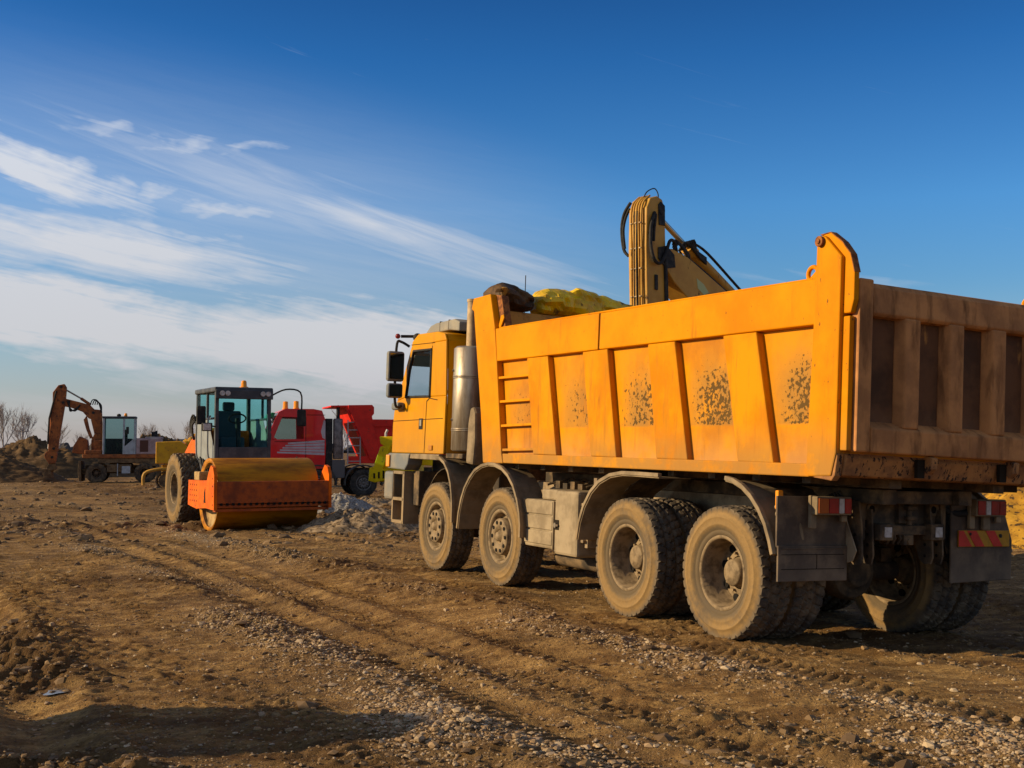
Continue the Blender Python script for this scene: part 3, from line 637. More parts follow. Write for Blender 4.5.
def wheel(parent, x, y, z, Rt, W, rim, kind, tmesh, mt=None, mr=None, flip=False, name='wheel', hubr=None):
    """rim as the part, tyre / hub / wheel nuts below it"""
    mt = mt or m_tyre; mr = mr or m_rim; hw = W / 2; b = MB(); hubs = MB(); holes = hubs
    if kind == 'steer':
        b.lathe([(rim + .004, hw * .90), (rim - .012, hw * .94), (rim - .03, hw * .88), (rim - .045, hw * .55), (rim - .05, hw * .30), (rim - .085, hw * .32), (rim - .095, hw * .42), (.205, hw * .62)], 48)
        b.lathe([(rim - .045, hw * .5), (rim - .05, -hw * .8), (rim + .004, -hw * .9)], 48)
        hubs.lathe([(.205, hw * .55), (.20, hw * .95), (.192, hw * 1.0), (.085, hw * 1.02), (.08, hw * .90), (.055, hw * .90), (.05, hw * 1.12), (.0005, hw * 1.13)], 40)
        hubs.cur = 1
        for k in range(10):
            a = 2 * math.pi * k / 10; c, s_ = math.cos(a), math.sin(a); holes.cyl((.158 * c, hw * .9, .158 * s_), (.158 * c, hw * 1.02 + .006, .158 * s_), .021, n=10)
            a += .31; c, s_ = math.cos(a), math.sin(a); holes.cyl(((rim - .068) * c, hw * .2, (rim - .068) * s_), ((rim - .068) * c, hw * .36, (rim - .068) * s_), .018, n=10)
    else:
        b.lathe([(rim + .004, hw * .90), (rim - .010, hw * .95), (rim - .026, hw * .86), (rim - .034, hw * .2), (rim - .052, -hw * .1), (rim - .058, -hw * .42), (rim - .09, -hw * .46), (.17, -hw * .30), (.135, -hw * .30)], 48)
        b.lathe([(rim - .06, -hw * .4), (rim - .05, -hw * .8), (rim + .004, -hw * .92)], 48)
        hubs.lathe([(.128, -hw * .34), (.112, hw * .0), (.108, hw * .20), (.098, hw * .26), (.0005, hw * .28)], 36)
        hubs.cur = 1
        for k in range(8):
            a = 2 * math.pi * (k + .3) / 8; c, s_ = math.cos(a), math.sin(a); q = rim - .088 if rim > .27 else rim * .66
            holes.cyl((q * c, -hw * .7, q * s_), (q * c, -hw * .30, q * s_), .033, n=14)
        for k in range(10):
            a = 2 * math.pi * (k + .1) / 10; c, s_ = math.cos(a), math.sin(a); b.cyl((.158 * c, -hw * .36, .158 * s_), (.158 * c, -hw * .12, .158 * s_), .012, n=6)
    o = b.build(name, mr, parent, loc=(x, y, z), rot=(0, 0, math.pi if flip else 0))
    t = bpy.data.objects.new('tyre', tmesh); C.objects.link(t); t.parent = o
    if not tmesh.materials: tmesh.materials.append(mt)
    t.rotation_euler = (0, random.uniform(0, 6), 0)
    hubs.build('hub', [mr, m_rimdark], o, bevel=0)
    return o

# ------------------------------------------------------------------ the yellow tipper truck
def lerp(a, b, t): return a + (b - a) * t
def tipper():
    T = empty('tipper_truck', 'big yellow eight-wheel tipper truck with dusty wheels and dirty brown tailgate, parked in the foreground', 'truck', matrix=TM)
    P = lambda b, n, m, bevel=.006, parent=T, **k: b.build(n, m, parent, bevel=bevel, **k)
    # ---- wheels
    td = tyre_mesh(.545, .305, .30, 42, .020, 'drive'); ts = tyre_mesh(.545, .30, .30, 46, .012, 'steer')
    for x in (0.0, 1.436):
        for s in (1, -1):
            wheel(T, x, s * 1.075, .54, .545, .305, .30, 'rear', td, flip=s < 0)
            wheel(T, x, s * .735, .54, .545, .305, .30, 'rear', td, flip=s > 0)
    for x in (4.05, 5.843):
        for s in (1, -1): wheel(T, x, s * 1.075, .54, .545, .30, .30, 'steer', ts, flip=s < 0)
    # ---- chassis
    for s in (1, -1):
        b = MB(); y = s * .42
        b.box(-.72, 7.2, y - .004, y + .004, .86, 1.14); b.box(-.72, 7.2, min(y, y - s * .08), max(y, y - s * .08), 1.132, 1.14); b.box(-.72, 7.2, min(y, y - s * .08), max(y, y - s * .08), .86, .868)
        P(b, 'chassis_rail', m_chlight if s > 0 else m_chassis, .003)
    b = MB(); b.box(-1.02, 4.4, .33, .47, 1.145, 1.26); b.box(-1.02, 4.4, -.47, -.33, 1.145, 1.26)
    for x in (-.95, .7, 2.2, 3.6): b.box(x, x + .09, -.33, .33, 1.15, 1.25)
    P(b, 'subframe', m_chassis, split=True)
    b = MB()
    for x in (.72, 2.5, 3.3, 4.9): b.box(x, x + .08, -.41, .41, .88, 1.12)
    P(b, 'crossmember', m_chassis, split=True)
    # rear end plate with tow coupling
    b = MB(); b.box(-.745, -.725, -.46, .46, .93, 1.22); b.box(-.76, -.745, .40, .46, .86, 1.24); b.box(-.76, -.745, -.46, -.40, .86, 1.24)
    rp = P(b, 'rear_plate', m_chassis)
    b = MB()
    for y in (.33, -.33): b.lathe([(.055, 0), (.055, -.012), (.03, -.012), (.03, .0)], 20, 'x', (-.747, y, 1.10))
    b.box(-.79, -.745, -.13, .08, .99, 1.17); b.cyl((-.80, -.02, 1.16), (-.80, -.02, .98), .022, n=12); b.box(-.84, -.79, -.07, .03, 1.02, 1.05); b.box(-.84, -.79, -.07, .03, 1.10, 1.13)
    P(b, 'tow_coupling', m_chassis, .004, rp, split=True)
    b = MB()
    for y in (.33, -.33): b.cyl((-.7485, y, 1.10), (-.7515, y, 1.10), .036, n=20)
    b.cyl((-.7485, .39, .985), (-.7515, .39, .985), .03, n=18)
    P(b, 'plate_hole', m_rimdark, 0, rp)
    b = MB(); b.box(-.80, -.745, -.30, .30, .90, .975); b.box(-.82, -.76, -.05, .05, .82, .90); b.cyl((-.83, 0, .85), (-.74, 0, .85), .02, n=10)
    for y in (.18, .12, .06): b.tube([(-.77, y, .93), (-.79, y, .87), (-.76, y, .83)], .014)
    P(b, 'tow_beam', m_chassis)
    for s in (1, -1):
        b = MB(); b.box(-.86, -.76, s * .27 - .07, s * .27 + .07, .86, .99); lb = P(b, 'plate_lamp', m_chassis, .008)
        b = MB(); b.box(-.868, -.862, s * .27 - .045, s * .27 + .03, .885, .965); P(b, 'lamp_lens', m_whitelens, .002, lb)
    for y, w in ((.50, 0), (.37, 1), (-.24, 0), (-.37, 1)):
        b = MB(); b.prism([(-.80, 1.16), (-.66, 1.18), (-.60, .95), (-.70, .70), (-.75, .665), (-.82, .67), (-.84, .72), (-.83, .95)] if not w else [(-.80, 1.1), (-.70, 1.1), (-.68, .8), (-.72, .675), (-.80, .67), (-.82, .74)], y - .009, y + .009)
        b.cur = 1; hb = b
        for dz in (0.03, .12, .2): hb.cyl((-.76, y - .0115, .70 + dz), (-.76, y + .0115, .70 + dz), .013, n=10)
        P(b, 'underrun_bracket', [m_chassis, m_rimdark], 0)
    # lit inner edge plate beside the left flap
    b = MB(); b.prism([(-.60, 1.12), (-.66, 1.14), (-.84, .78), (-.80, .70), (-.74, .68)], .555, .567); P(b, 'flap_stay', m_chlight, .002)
    # axles and differentials
    for x in (0.0, 1.436):
        b = MB(); b.cyl((x, -.62, .54), (x, .62, .54), .085, n=18); b.ball((x - .04, 0, .55), .235, 10); b.lathe([(.001, -.26), (.12, -.25), (.15, -.2), (.22, -.18), (.245, -.12), (.245, -.06)], 28, 'x', (x - .02, 0, .555))
        b.box(x - .1, x + .1, .40, .52, .62, .74); b.box(x - .1, x + .1, -.52, -.40, .62, .74)
        P(b, 'drive_axle', m_chassis)
    b = MB()
    for k in range(5):
        for s in (1, -1): b.box(-.05 + k * .09, 1.49 - k * .09, s * .47 - .045, s * .47 + .045, .74 + k * .022, .76 + k * .022)
    for s in (1, -1): b.cyl((.72, s * .42, .86), (.72, s * .55, .86), .08)
    P(b, 'leaf_spring', m_chassis)
    for x in (4.05, 5.843):
        b = MB(); b.cyl((x, -.95, .46), (x, .95, .46), .06, n=12); b.cyl((x, .80, .54), (x, 1.0, .54), .16, n=20); b.cyl((x, -.80, .54), (x, -1.0, .54), .16, n=20)
        for s in (1, -1):
            for k in range(3): b.box(x - .75 + k * .12, x + .75 - k * .12, s * .42 - .04, s * .42 + .04, .54 + k * .022, .558 + k * .022)
        P(b, 'front_axle', m_chassis)
    b = MB(); b.cyl((1.6, 0, .62), (4.8, 0, .78), .055); b.cyl((.25, 0, .56), (1.25, 0, .56), .05); P(b, 'drive_shaft', m_chassis)
    b = MB(); b.box(4.5, 6.9, -.38, .38, .55, 1.15); b.cyl((4.1, 0, .8), (4.6, 0, .8), .22, n=20); P(b, 'engine_block', m_chassis, .03)
    b = MB(); b.box(5.0, 7.05, -.78, .78, .98, 1.40); P(b, 'engine_cover', m_chassis, .03)
    # ---- fenders on both sides
    def fender(pl, name='fender', y0=.93, y1=1.27, m=None):
        for s in (1, -1):
            b = MB(); a, c = (y0, y1) if s > 0 else (-y1, -y0); b.strip(pl, a, c, .012)
            e = (y1 - .03, y1 + .012) if s > 0 else (-y1 - .012, -y1 + .03)
            b.strip([(x, z - .03) for x, z in pl] if False else pl, e[0], e[1], -.035)
            P(b, name, m or m_fender, .005)
    def arc(cx, cz, r, a0, a1, n=14): return [(cx + r * math.cos(R(lerp(a0, a1, k / n))), cz + r * math.sin(R(lerp(a0, a1, k / n)))) for k in range(n + 1)]
    fender([(5.05, .56), (5.02, .74)] + [(4.96, .90), (4.88, 1.03), (4.755, 1.15), (4.62, 1.24), (4.45, 1.295), (4.28, 1.32), (4.12, 1.315), (3.95, 1.28), (3.79, 1.205), (3.66, 1.10), (3.56, .96), (3.50, .82), (3.475, .70), (3.475, .57)])
    fender([(5.78, 1.37), (5.66, 1.365), (5.52, 1.31), (5.40, 1.21), (5.32, 1.08), (5.275, .94), (5.255, .80), (5.25, .62)])
    fender([(2.24, .64), (2.20, .80), (2.12, .96), (2.0, 1.10), (1.85, 1.20), (1.66, 1.265), (1.45, 1.29), (1.2, 1.29), (.85, 1.285)], m=m_fender)
    fender([(-.10, 1.29), (-.20, 1.275), (-.31, 1.235), (-.42, 1.165), (-.52, 1.07), (-.60, .96), (-.655, .84), (-.69, .74)])
    # outer skirts that close the fender towards the frame
    for s in (1, -1):
        b = MB(); a, c = (.55, .93) if s > 0 else (-.93, -.55); b.strip([(-.05, 1.28), (-.31, 1.235), (-.52, 1.07), (-.66, .84), (-.69, .74)], a, c, .01); P(b, 'fender_skirt', m_chassis, .003)
        b = MB(); a, c = (.55, .93) if s > 0 else (-.93, -.55); b.strip([(2.2, .80), (2.0, 1.10), (1.66, 1.265), (1.2, 1.285)], a, c, .01); P(b, 'fender_skirt', m_chassis, .003)
        # mud flap
        b = MB(); y0, y1 = (.57, 1.245) if s > 0 else (-1.235, -.535)
        if s > 0: b.box(-.725, -.705, y0, y1, .80, 1.19); b.box(-.745, -.725, y0, y1, .545, .815); b.box(-.752, -.745, y0 + .03, y1 - .03, .79, .80)
        else: b.prism([(y0, .52), (y1, .50), (y1, 1.14), (y0 + .10, 1.14), (y0 - .01, .85)], -.745, -.725, 0)
        fl = P(b, 'mud_flap', m_flap, .008)
        if s > 0:
            b = MB(); b.box(-.7475, -.745, y0 + .03, y1 - .03, .745, .750); b.box(-.7475, -.745, y0 + .03, y1 - .03, .635, .640); b.box(-.7475, -.745, y0 + .30, y0 + .305, .64, .745); P(b, 'flap_groove', m_seam, 0, fl)
        # tail light
        yc = .81 if s > 0 else -.865; b = MB(); b.box(-.86, -.78, yc - .175, yc + .165, 1.055, 1.195); b.box(-.80, -.765, yc + .115, yc + .175, .95, 1.2); b.box(-.79, -.76, yc - .2, yc - .14, 1.0, 1.05)
        if s < 0: b.box(-.80, -.765, yc - .06, yc + .02, .94, 1.06)
        tl = P(b, 'tail_light', m_fender, .008)
        for (a0, a1, mm_) in (((.06, .155, m_orange_lens), (-.04, .055, m_redlens), (-.095, -.045, m_whitelens), (-.165, -.10, m_redlens)) if s > 0 else ((.07, .155, m_redlens), (.01, .065, m_whitelens), (-.085, .005, m_redlens), (-.165, -.09, m_redlens))):
            b = MB(); b.box(-.872, -.8625, yc + a0, yc + a1, 1.068, 1.182); P(b, 'lamp_lens', mm_, .004, tl)
    # reflective warning board on the right flap: red and yellow chevron bands
    b = MB(); b.box(-.765, -.752, -1.19, -.60, .80, .935); wb = P(b, 'warning_board', mat('board_ochre', (0.50, 0.24, 0.02), (0.36, 0.18, 0.02), 12, .4, .7, .4), .003)
    mr_ = mat('board_red', (0.62, 0.045, 0.03), (0.45, 0.04, 0.02), 12, .4, .7, .4)
    for y in (-.60, -.81, -1.02):
        b = MB(); b.prism([(y, .803), (y, .932), (y - .055 if y == -.60 else y - .02, .932), (y - .15, .803)] if y == -.60 else [(y + .02, .803), (y + .115, .932), (y + .01, .932), (y - .085, .803)], -.7685, -.7655, 0); P(b, 'red_band', mr_, 0, wb)
    b = MB(); b.cyl((-.772, -.73, .905), (-.766, -.73, .905), .012); b.cyl((-.772, -1.08, .89), (-.766, -1.08, .89), .016); P(b, 'board_bolt', m_dark, 0, wb, split=True)
    # marker lamp and bracket by the left rear fender
    b = MB(); b.box(-.66, -.62, 1.135, 1.185, 1.085, 1.23); P(b, 'side_marker', m_amber, .008)
    b = MB(); b.ball((-.65, 1.16, 1.05), .035, 8); b.tube([(-.65, 1.15, 1.05), (-.67, 1.12, .98), (-.68, 1.05, 1.0)], .014); b.tube([(-.70, 1.03, 1.02), (-.72, 1.01, .93), (-.71, .99, .86)], .018); b.tube([(-.64, 1.16, 1.08), (-.60, 1.16, 1.10), (-.60, .7, 1.10)], .016); P(b, 'marker_bracket', m_fender, .0)
    b = MB()
    for k in range(7): b.tube([(-.70 + .03 * k, .62, 1.24 - .01 * k), (-.74 + .02 * k, .52 - .02 * k, 1.05 - .02 * k), (-.70, .30, .95)], .010)
    b.tube([(-.7, -.5, 1.10), (-.74, -.62, 1.07), (-.76, -.8, 1.09), (-.74, -1.0, 1.09)], .028); P(b, 'cable', m_dark, 0, split=True)
    # ---- tool box, tanks
    b = MB(); b.box(2.86, 3.54, .62, 1.18, .49, .985); b.box(2.86, 3.2, .62, 1.16, .99, 1.10); tb = P(b, 'battery_box', m_toolbox, .02)
    b = MB()
    for k in range(3): b.box(2.90, 3.50, 1.183, 1.196, .53 + k * .155, .53 + k * .155 + .135)
    b.box(2.865, 2.885, 1.18, 1.20, .49, .985); b.box(3.52, 3.54, 1.18, 1.20, .49, .985); P(b, 'box_cover', m_toolbox, .006, tb)
    b = MB(); b.box(2.37, 2.845, .62, 1.20, .45, 1.10); tb2 = P(b, 'tool_box', m_toolbox, .03)
    b = MB(); b.box(2.74, 2.84, 1.2025, 1.207, .70, .80); P(b, 'latch_recess', m_seam, .0, tb2)
    b = MB(); b.cyl((2.79, 1.205, .745), (2.79, 1.225, .745), .026, n=12); b.box(2.735, 2.80, 1.212, 1.222, .735, .755); P(b, 'latch', m_steel, .002, tb2)
    b = MB(); b.box(2.30, 2.365, .7, 1.12, .55, 1.04)
    for k in range(5): b.box(2.32, 2.385, 1.10, 1.16, .60 + k * .09, .63 + k * .09)
    b.box(2.22, 2.28, 1.02, 1.08, 1.0, 1.24); b.box(2.22, 2.32, 1.02, 1.08, 1.02, 1.06); P(b, 'step_bracket', m_chlight, .006)
    b = MB()
    b.cyl((3.4, .78, .35 + .03), (2.4, .78, .38), .10, n=16); b.cyl((2.2, .95, .45), (1.95, .95, .45), .06); P(b, 'air_tank', m_chassis, .01)
    b = MB(); b.box(2.4, 3.5, -1.18, -.6, .45, 1.05); P(b, 'fuel_tank', m_toolbox, .06)
    b = MB()
    for k in range(9):
        x = 2.5 + .14 * k; b.tube([(x, .5 + .03 * (k % 3), 1.16), (x + .04, .62, 1.19 + .02 * (k % 2)), (x + .12, .8, 1.13)], .012)
    for k in range(4): b.box(2.95 + k * .16, 3.04 + k * .16, .72, .82, 1.10, 1.16 + .02 * (k % 2))
    for k in range(5): b.tube([(4.9, .50, .95 + .04 * k), (5.1, .7, 1.0 + .04 * k), (5.35, .55, 1.05 + .03 * k), (5.6, .5, 1.0)], .011)
    P(b, 'air_line', m_chassis, 0, split=True)
    # ---- exhaust
    b = MB(); b.lathe([(.02, 1.47), (.20, 1.47), (.225, 1.49), (.225, 2.72), (.20, 2.745), (.02, 2.745)], 32, 'z', (5.42, .985, 0)); mf = P(b, 'exhaust_muffler', m_steel, 0)
    b = MB()
    for z in (1.72, 1.74, 2.36, 2.38): b.lathe([(.224, z - .008), (.230, z - .008), (.230, z + .008), (.224, z + .008)], 32, 'z', (5.42, .985, 0))
    for z in (1.85, 2.45): b.cyl((5.46, 1.20, z), (5.47, 1.222, z), .016, n=10)
    P(b, 'muffler_strap', m_steel, 0, mf, split=True)
    b = MB(); b.cyl((5.33, 1.04, 2.55), (5.33, 1.04, 3.30), .068, n=20); b.cyl((5.33, 1.04, 3.285), (5.33, 1.04, 3.32), .075, n=20); P(b, 'exhaust_pipe', m_pipe, 0)
    b = MB(); b.box(5.15, 5.64, .60, 1.20, 1.38, 1.44); b.box(5.5, 5.62, .35, .7, 1.2, 2.5); b.box(5.1, 5.3, -.9, -.4, 1.2, 2.6); P(b, 'muffler_bracket', m_chassis, .01, split=True)
    b = MB(); b.prism([(5.06, 1.33), (4.86, 1.31), (4.82, 1.60), (4.84, 1.92), (4.90, 2.0), (4.98, 1.98), (5.03, 1.80)], 1.05, 1.20); sn = P(b, 'air_intake', m_fender, .03)
    # ---- cab
    SP = [(5.72, 1.43), (5.70, 2.15), (5.74, 2.84), (5.80, 2.93), (6.02, 2.97), (6.66, 2.985), (6.86, 2.90), (7.02, 2.62), (7.42, 1.99), (7.46, 1.80), (7.46, 1.43)]
    cab = empty('cab', None, None); cab.parent = T
    WN = [(6.19, 2.755), (6.79, 2.77), (7.0, 2.50), (7.06, 2.165), (6.21, 2.155)]
    WN = [(6.19, 2.755), (6.80, 2.77), (6.93, 2.50), (7.02, 2.170), (6.21, 2.155)]
    def side_panel(s):
        """cab side with its window opening left open"""
        b = MB(); y0, y1 = (1.17, 1.20) if s > 0 else (-1.20, -1.17)
        b.prism([(5.72, 1.43), (5.70, 2.15), (6.21, 2.155), (7.02, 2.170), (7.335, 2.13), (7.43, 1.98), (7.46, 1.80), (7.46, 1.43)], y0, y1)
        b.prism([(5.70, 2.15), (5.74, 2.84), (6.19, 2.84), (6.19, 2.755), (6.21, 2.155)], y0, y1)
        b.prism([(5.74, 2.84), (5.80, 2.93), (6.02, 2.97), (6.66, 2.985), (6.86, 2.90), (6.885, 2.84), (6.80, 2.77), (6.19, 2.755), (6.19, 2.84)], y0, y1)
        b.prism([(6.885, 2.84), (7.02, 2.62), (7.335, 2.13), (7.02, 2.170), (6.93, 2.50), (6.80, 2.77)], y0, y1)
        return b
    b = MB()
    # shell: rear wall, roof, front below screen, floor; sides are doors
    b.strip([(5.72, 1.43), (5.70, 2.15), (5.74, 2.84), (5.80, 2.93), (6.02, 2.97), (6.66, 2.985), (6.86, 2.90), (6.95, 2.74)], -1.165, 1.165, -.03)
    b.strip([(7.36, 2.07), (7.43, 1.96), (7.46, 1.80), (7.46, 1.43)], -1.165, 1.165, -.03); b.box(5.73, 7.43, -1.165, 1.165, 1.43, 1.47)
    sh = P(b, 'cab_shell', m_cab, .012, cab)
    for s in (1, -1):
        d = P(side_panel(s), 'cab_side', m_cab, .012, cab)
        b = MB(); yy = s * 1.2005; y0, y1 = min(yy, yy + s * .003), max(yy, yy + s * .003)
        for q in ([(6.165, 2.80), (6.177, 2.80), (6.185, 2.15), (6.30, 2.10), (6.33, 1.44), (6.318, 1.44), (6.288, 2.09), (6.172, 2.14)], [(5.95, 2.11), (6.18, 2.135), (6.18, 2.125), (5.95, 2.10)], [(5.76, 1.875), (7.45, 1.86), (7.45, 1.852), (5.76, 1.867)],
                  [(6.10, 2.84), (6.88, 2.86), (6.88, 2.852), (6.10, 2.832)]): b.prism(q, y0, y1)
        P(b, 'door_seam', m_seam, 0, d)
        b = MB(); b.prism(WN, s * 1.183 - .003, s * 1.183 + .003); P(b, 'door_window', g_cab, 0, d)
        b = MB(); n = len(WN)
        for i in range(n):
            p, q = WN[i], WN[(i + 1) % n]; b.cyl((p[0], s * 1.20, p[1]), (q[0], s * 1.20, q[1]), .017, n=8)
        P(b, 'window_seal', m_dark, 0, d)
        b = MB(); yy = s * 1.202; b.box(6.40, 6.52, min(yy, yy + s * .006), max(yy, yy + s * .006), 1.74, 1.88); P(b, 'door_handle', m_dark, .004, d)
        b = MB(); b.box(6.41, 6.47, min(s * 1.209, s * 1.22), max(s * 1.209, s * 1.22), 1.78, 1.86); P(b, 'handle_grip', m_visor, .004, d)
        b = MB(); yy = s * 1.202; b.box(6.05, 6.17, min(yy, yy + s * .015), max(yy, yy + s * .015), 1.475, 1.535); P(b, 'side_lamp', mat('dusty_amber', (0.42, 0.17, 0.02), rough=.4), .004, d)
        # mirrors on a tubular arm
        b = MB(); b.tube([(6.95, s * 1.20, 2.84), (7.0, s * 1.30, 2.90), (7.0, s * 1.36, 2.87), (7.0, s * 1.37, 2.5), (7.0, s * 1.36, 2.10), (7.02, s * 1.30, 2.03), (7.1, s * 1.2, 2.08)], .018)
        ar = P(b, 'mirror_arm', m_dark, 0, cab)
        b = MB(); b.box(6.96, 7.06, s * 1.37 - .12, s * 1.37 + .12, 2.37, 2.77); mb_ = P(b, 'mirror', m_grey, .035, cab)
        b = MB(); b.box(6.953, 6.957, s * 1.37 - .095, s * 1.37 + .095, 2.40, 2.74); P(b, 'mirror_face', m_mirror, 0, mb_)
        b = MB(); b.box(6.96, 7.06, s * 1.37 - .11, s * 1.37 + .11, 2.15, 2.345); mb2 = P(b, 'wide_mirror', m_grey, .035, cab)
        b = MB(); b.box(6.953, 6.957, s * 1.37 - .085, s * 1.37 + .085, 2.17, 2.325); P(b, 'mirror_face', m_mirror, 0, mb2)
        b = MB(); b.box(7.05, 7.30, s * 1.19, s * 1.30, 2.00, 2.10) if s > 0 else b.box(7.05, 7.30, -1.30, -1.19, 2.0, 2.10); P(b, 'arm_mount', m_grey, .03, cab)
        # corner deflector and indicator
        b = MB(); y0, y1 = (1.02, 1.235) if s > 0 else (-1.235, -1.02); b.prism([(6.74, 1.425), (7.50, 1.425), (7.52, 1.22), (6.90, 1.205), (6.80, 1.28)], y0, y1); P(b, 'lower_panel', m_grey, .02, cab)
        b = MB(); b.prism([(5.82, 1.352), (6.82, 1.36), (6.82, 1.424), (5.82, 1.424)], *((1.10, 1.215) if s > 0 else (-1.215, -1.10))); P(b, 'sill_strip', m_fender, .01, cab)
        b = MB(); b.strip([(5.843 + .66 * math.cos(R(t)), .60 + .66 * math.sin(R(t))) for t in range(-4, 186, 10)], *((.50, 1.09) if s > 0 else (-1.09, -.50)), .01); P(b, 'wheel_arch', m_chassis, 0, cab)
        b = MB(); b.box(7.40, 7.52, *((1.236, 1.26) if s > 0 else (-1.26, -1.236)), 1.24, 1.40); P(b, 'indicator', m_amber, .01, cab)
    b = MB(); b.slab([(6.96, -1.1, 2.73), (6.96, 1.1, 2.73), (7.35, 1.12, 2.08), (7.35, -1.12, 2.08)], (.85, 0, .5), .006); P(b, 'windscreen', g_cab, 0, cab)
    b = MB(); b.prism([(5.70, 2.965), (6.0, 3.0), (6.72, 2.995), (6.86, 2.93), (6.88, 2.96), (6.62, 3.10), (6.45, 3.125), (5.86, 3.13), (5.70, 3.08)], -1.05, 1.05); vs_ = P(b, 'roof_deflector', m_visor, .03, cab)
    b = MB()
    for x in (6.02, 6.3): b.box(x, x + .012, -1.052, 1.052, 3.01, 3.134)
    P(b, 'deflector_groove', m_chassis, 0, vs_, split=True)
    b = MB(); b.prism([(6.88, 2.86), (7.02, 2.83), (7.22, 2.62), (7.20, 2.60), (7.0, 2.77), (6.9, 2.80)], -1.08, 1.08); P(b, 'sun_visor', m_grey, .01, cab)
    b = MB(); b.ball((6.98, 1.36, 2.97), .035, 8); ml_ = P(b, 'marker_lamp', m_redlens, 0, cab)
    b = MB(); b.cyl((6.97, 1.32, 2.97), (6.90, 1.10, 2.98), .020); b.ball((6.88, 1.12, 2.96), .06, 8); P(b, 'lamp_stalk', m_dark, 0, ml_)
    b = MB(); b.box(6.1, 6.6, .25, .75, 1.5, 1.95); b.box(6.0, 6.16, .25, .75, 1.9, 2.62); b.box(6.1, 6.6, -.75, -.25, 1.5, 1.95); b.box(6.0, 6.16, -.75, -.25, 1.9, 2.62); P(b, 'seat', m_dark, .05, cab)
    b = MB(); n = 20; b.tube([(6.85 + .06 * math.sin(2 * math.pi * k / n), .5 + .22 * math.cos(2 * math.pi * k / n), 2.13 + .19 * math.sin(2 * math.pi * k / n)) for k in range(n + 1)], .016, 6); b.box(6.9, 7.35, -1.1, 1.1, 1.95, 2.10); P(b, 'steering_wheel', m_dark, 0, cab)
    b = MB(); b.tube([(5.9, .04, 3.1), (5.9, .04, 3.78)], .006, 5); P(b, 'aerial', m_dark, 0, cab)
    # bumper, steps
    b = MB(); b.box(7.30, 7.62, -1.24, 1.24, .80, 1.18); P(b, 'bumper', m_grey, .04)
    b = MB()
    for s in (1, -1):
        y0, y1 = (1.0, 1.22) if s > 0 else (-1.22, -1.0)
        b.box(6.92, 6.98, y0, y1, .50, 1.19); b.box(6.93, 7.34, y0, y1, 1.15, 1.19); b.box(6.93, 7.34, y0, y1, .80, .84); b.box(6.95, 7.34, y0, y1, .50, .54); b.box(7.30, 7.34, y0, y1, .5, 1.19)
        b.box(6.95, 7.33, y0 if s > 0 else y1 - .02, y0 + .02 if s > 0 else y1, .5, 1.18)
    P(b, 'step_frame', m_fender, .0, split=True)
    b = MB(); b.box(6.7, 6.9, .7, 1.1, .75, 1.2); b.box(6.5, 7.3, -1.0, 1.0, .62, .72); P(b, 'step_backing', m_chassis, .01)
    # ---- dump body
    D = empty('dump_body', None, None); D.parent = T; D.rotation_euler = (.017, 0, 0)
    for s in (1, -1):
        yo, yi = s * 1.26, s * 1.185
        Y = lambda a, c: (min(s * a, s * c), max(s * a, s * c))
        b = MB(); y = Y(1.165, 1.19); b.prism([(-1.10, 1.34), (-1.10, 2.60), (4.36, 2.60), (4.04, 1.34)], *y); sp_ = P(b, 'side_panel', m_panel, .004, D)
        b = MB(); y = Y(1.10, 1.26)
        b.prism([(-1.085, 2.445), (2.02, 2.461), (2.02, 2.815), (-1.085, 2.788)], *y); b.prism([(2.045, 2.461), (4.26, 2.472), (4.335, 2.85), (2.045, 2.817)], *y)
        b.prism([(-1.085, 2.788), (-1.085, 2.81), (4.335, 2.872), (4.335, 2.85)], *Y(1.10, 1.215)); P(b, 'top_rail', m_yel, .018, D)
        b = MB(); b.prism([(2.02, 2.463), (2.045, 2.463), (2.045, 2.816), (2.02, 2.816)], *Y(1.11, 1.245)); P(b, 'rail_joint', m_seam, 0, D)
        b = MB(); b.prism([(-1.06, 1.322), (-1.06, 1.40), (-1.05, 1.42), (4.02, 1.435), (3.99, 1.33)], *Y(1.10, 1.257)); P(b, 'bottom_rail', m_sill if False else m_yel, .010, D)
        for (tr, tl, bl, br) in (((3.062, 2.462), (3.531, 2.468), (3.301, 1.436), (2.796, 1.432)), ((1.87, 2.459), (2.339, 2.459), (2.107, 1.432), (1.64, 1.426)),
                                 ((.741, 2.452), (1.169, 2.455), (.971, 1.426), (.493, 1.422)), ((-.388, 2.446), (.046, 2.449), (-.197, 1.42), (-.645, 1.414))):
            b = MB(); vs = []
            for (x, z), dy in ((tr, 1.258), (tl, 1.258), (bl, 1.252), (br, 1.252)): vs.append((x, s * dy, z - .001))
            for (x, z), dy in ((tr, 1.17), (tl, 1.17), (bl, 1.17), (br, 1.17)): vs.append((x, s * dy, z - .001))
            b.add(vs, [(0, 1, 2, 3), (7, 6, 5, 4), (0, 4, 5, 1), (1, 5, 6, 2), (2, 6, 7, 3), (3, 7, 4, 0)]); P(b, 'side_rib', m_rib, .012, D)
        b = MB(); b.prism([(-1.035, 1.37), (-1.082, 2.777), (-1.084, 3.059), (-1.10, 3.09), (-1.14, 3.105), (-1.18, 3.085), (-1.355, 2.92), (-1.352, 1.50), (-1.305, 1.335), (-1.06, 1.325)], *Y(1.12, 1.268)); P(b, 'rear_post', m_yel, .012, D)
        b = MB(); b.prism([(4.486, 1.322), (4.606, 1.89), (4.93, 3.10), (5.0, 3.13), (4.955, 3.26), (4.50, 3.265), (4.34, 2.86), (4.25, 2.478), (4.025, 1.435), (3.98, 1.325)], *Y(1.13, 1.268)); P(b, 'front_post', m_yel, .014, D)
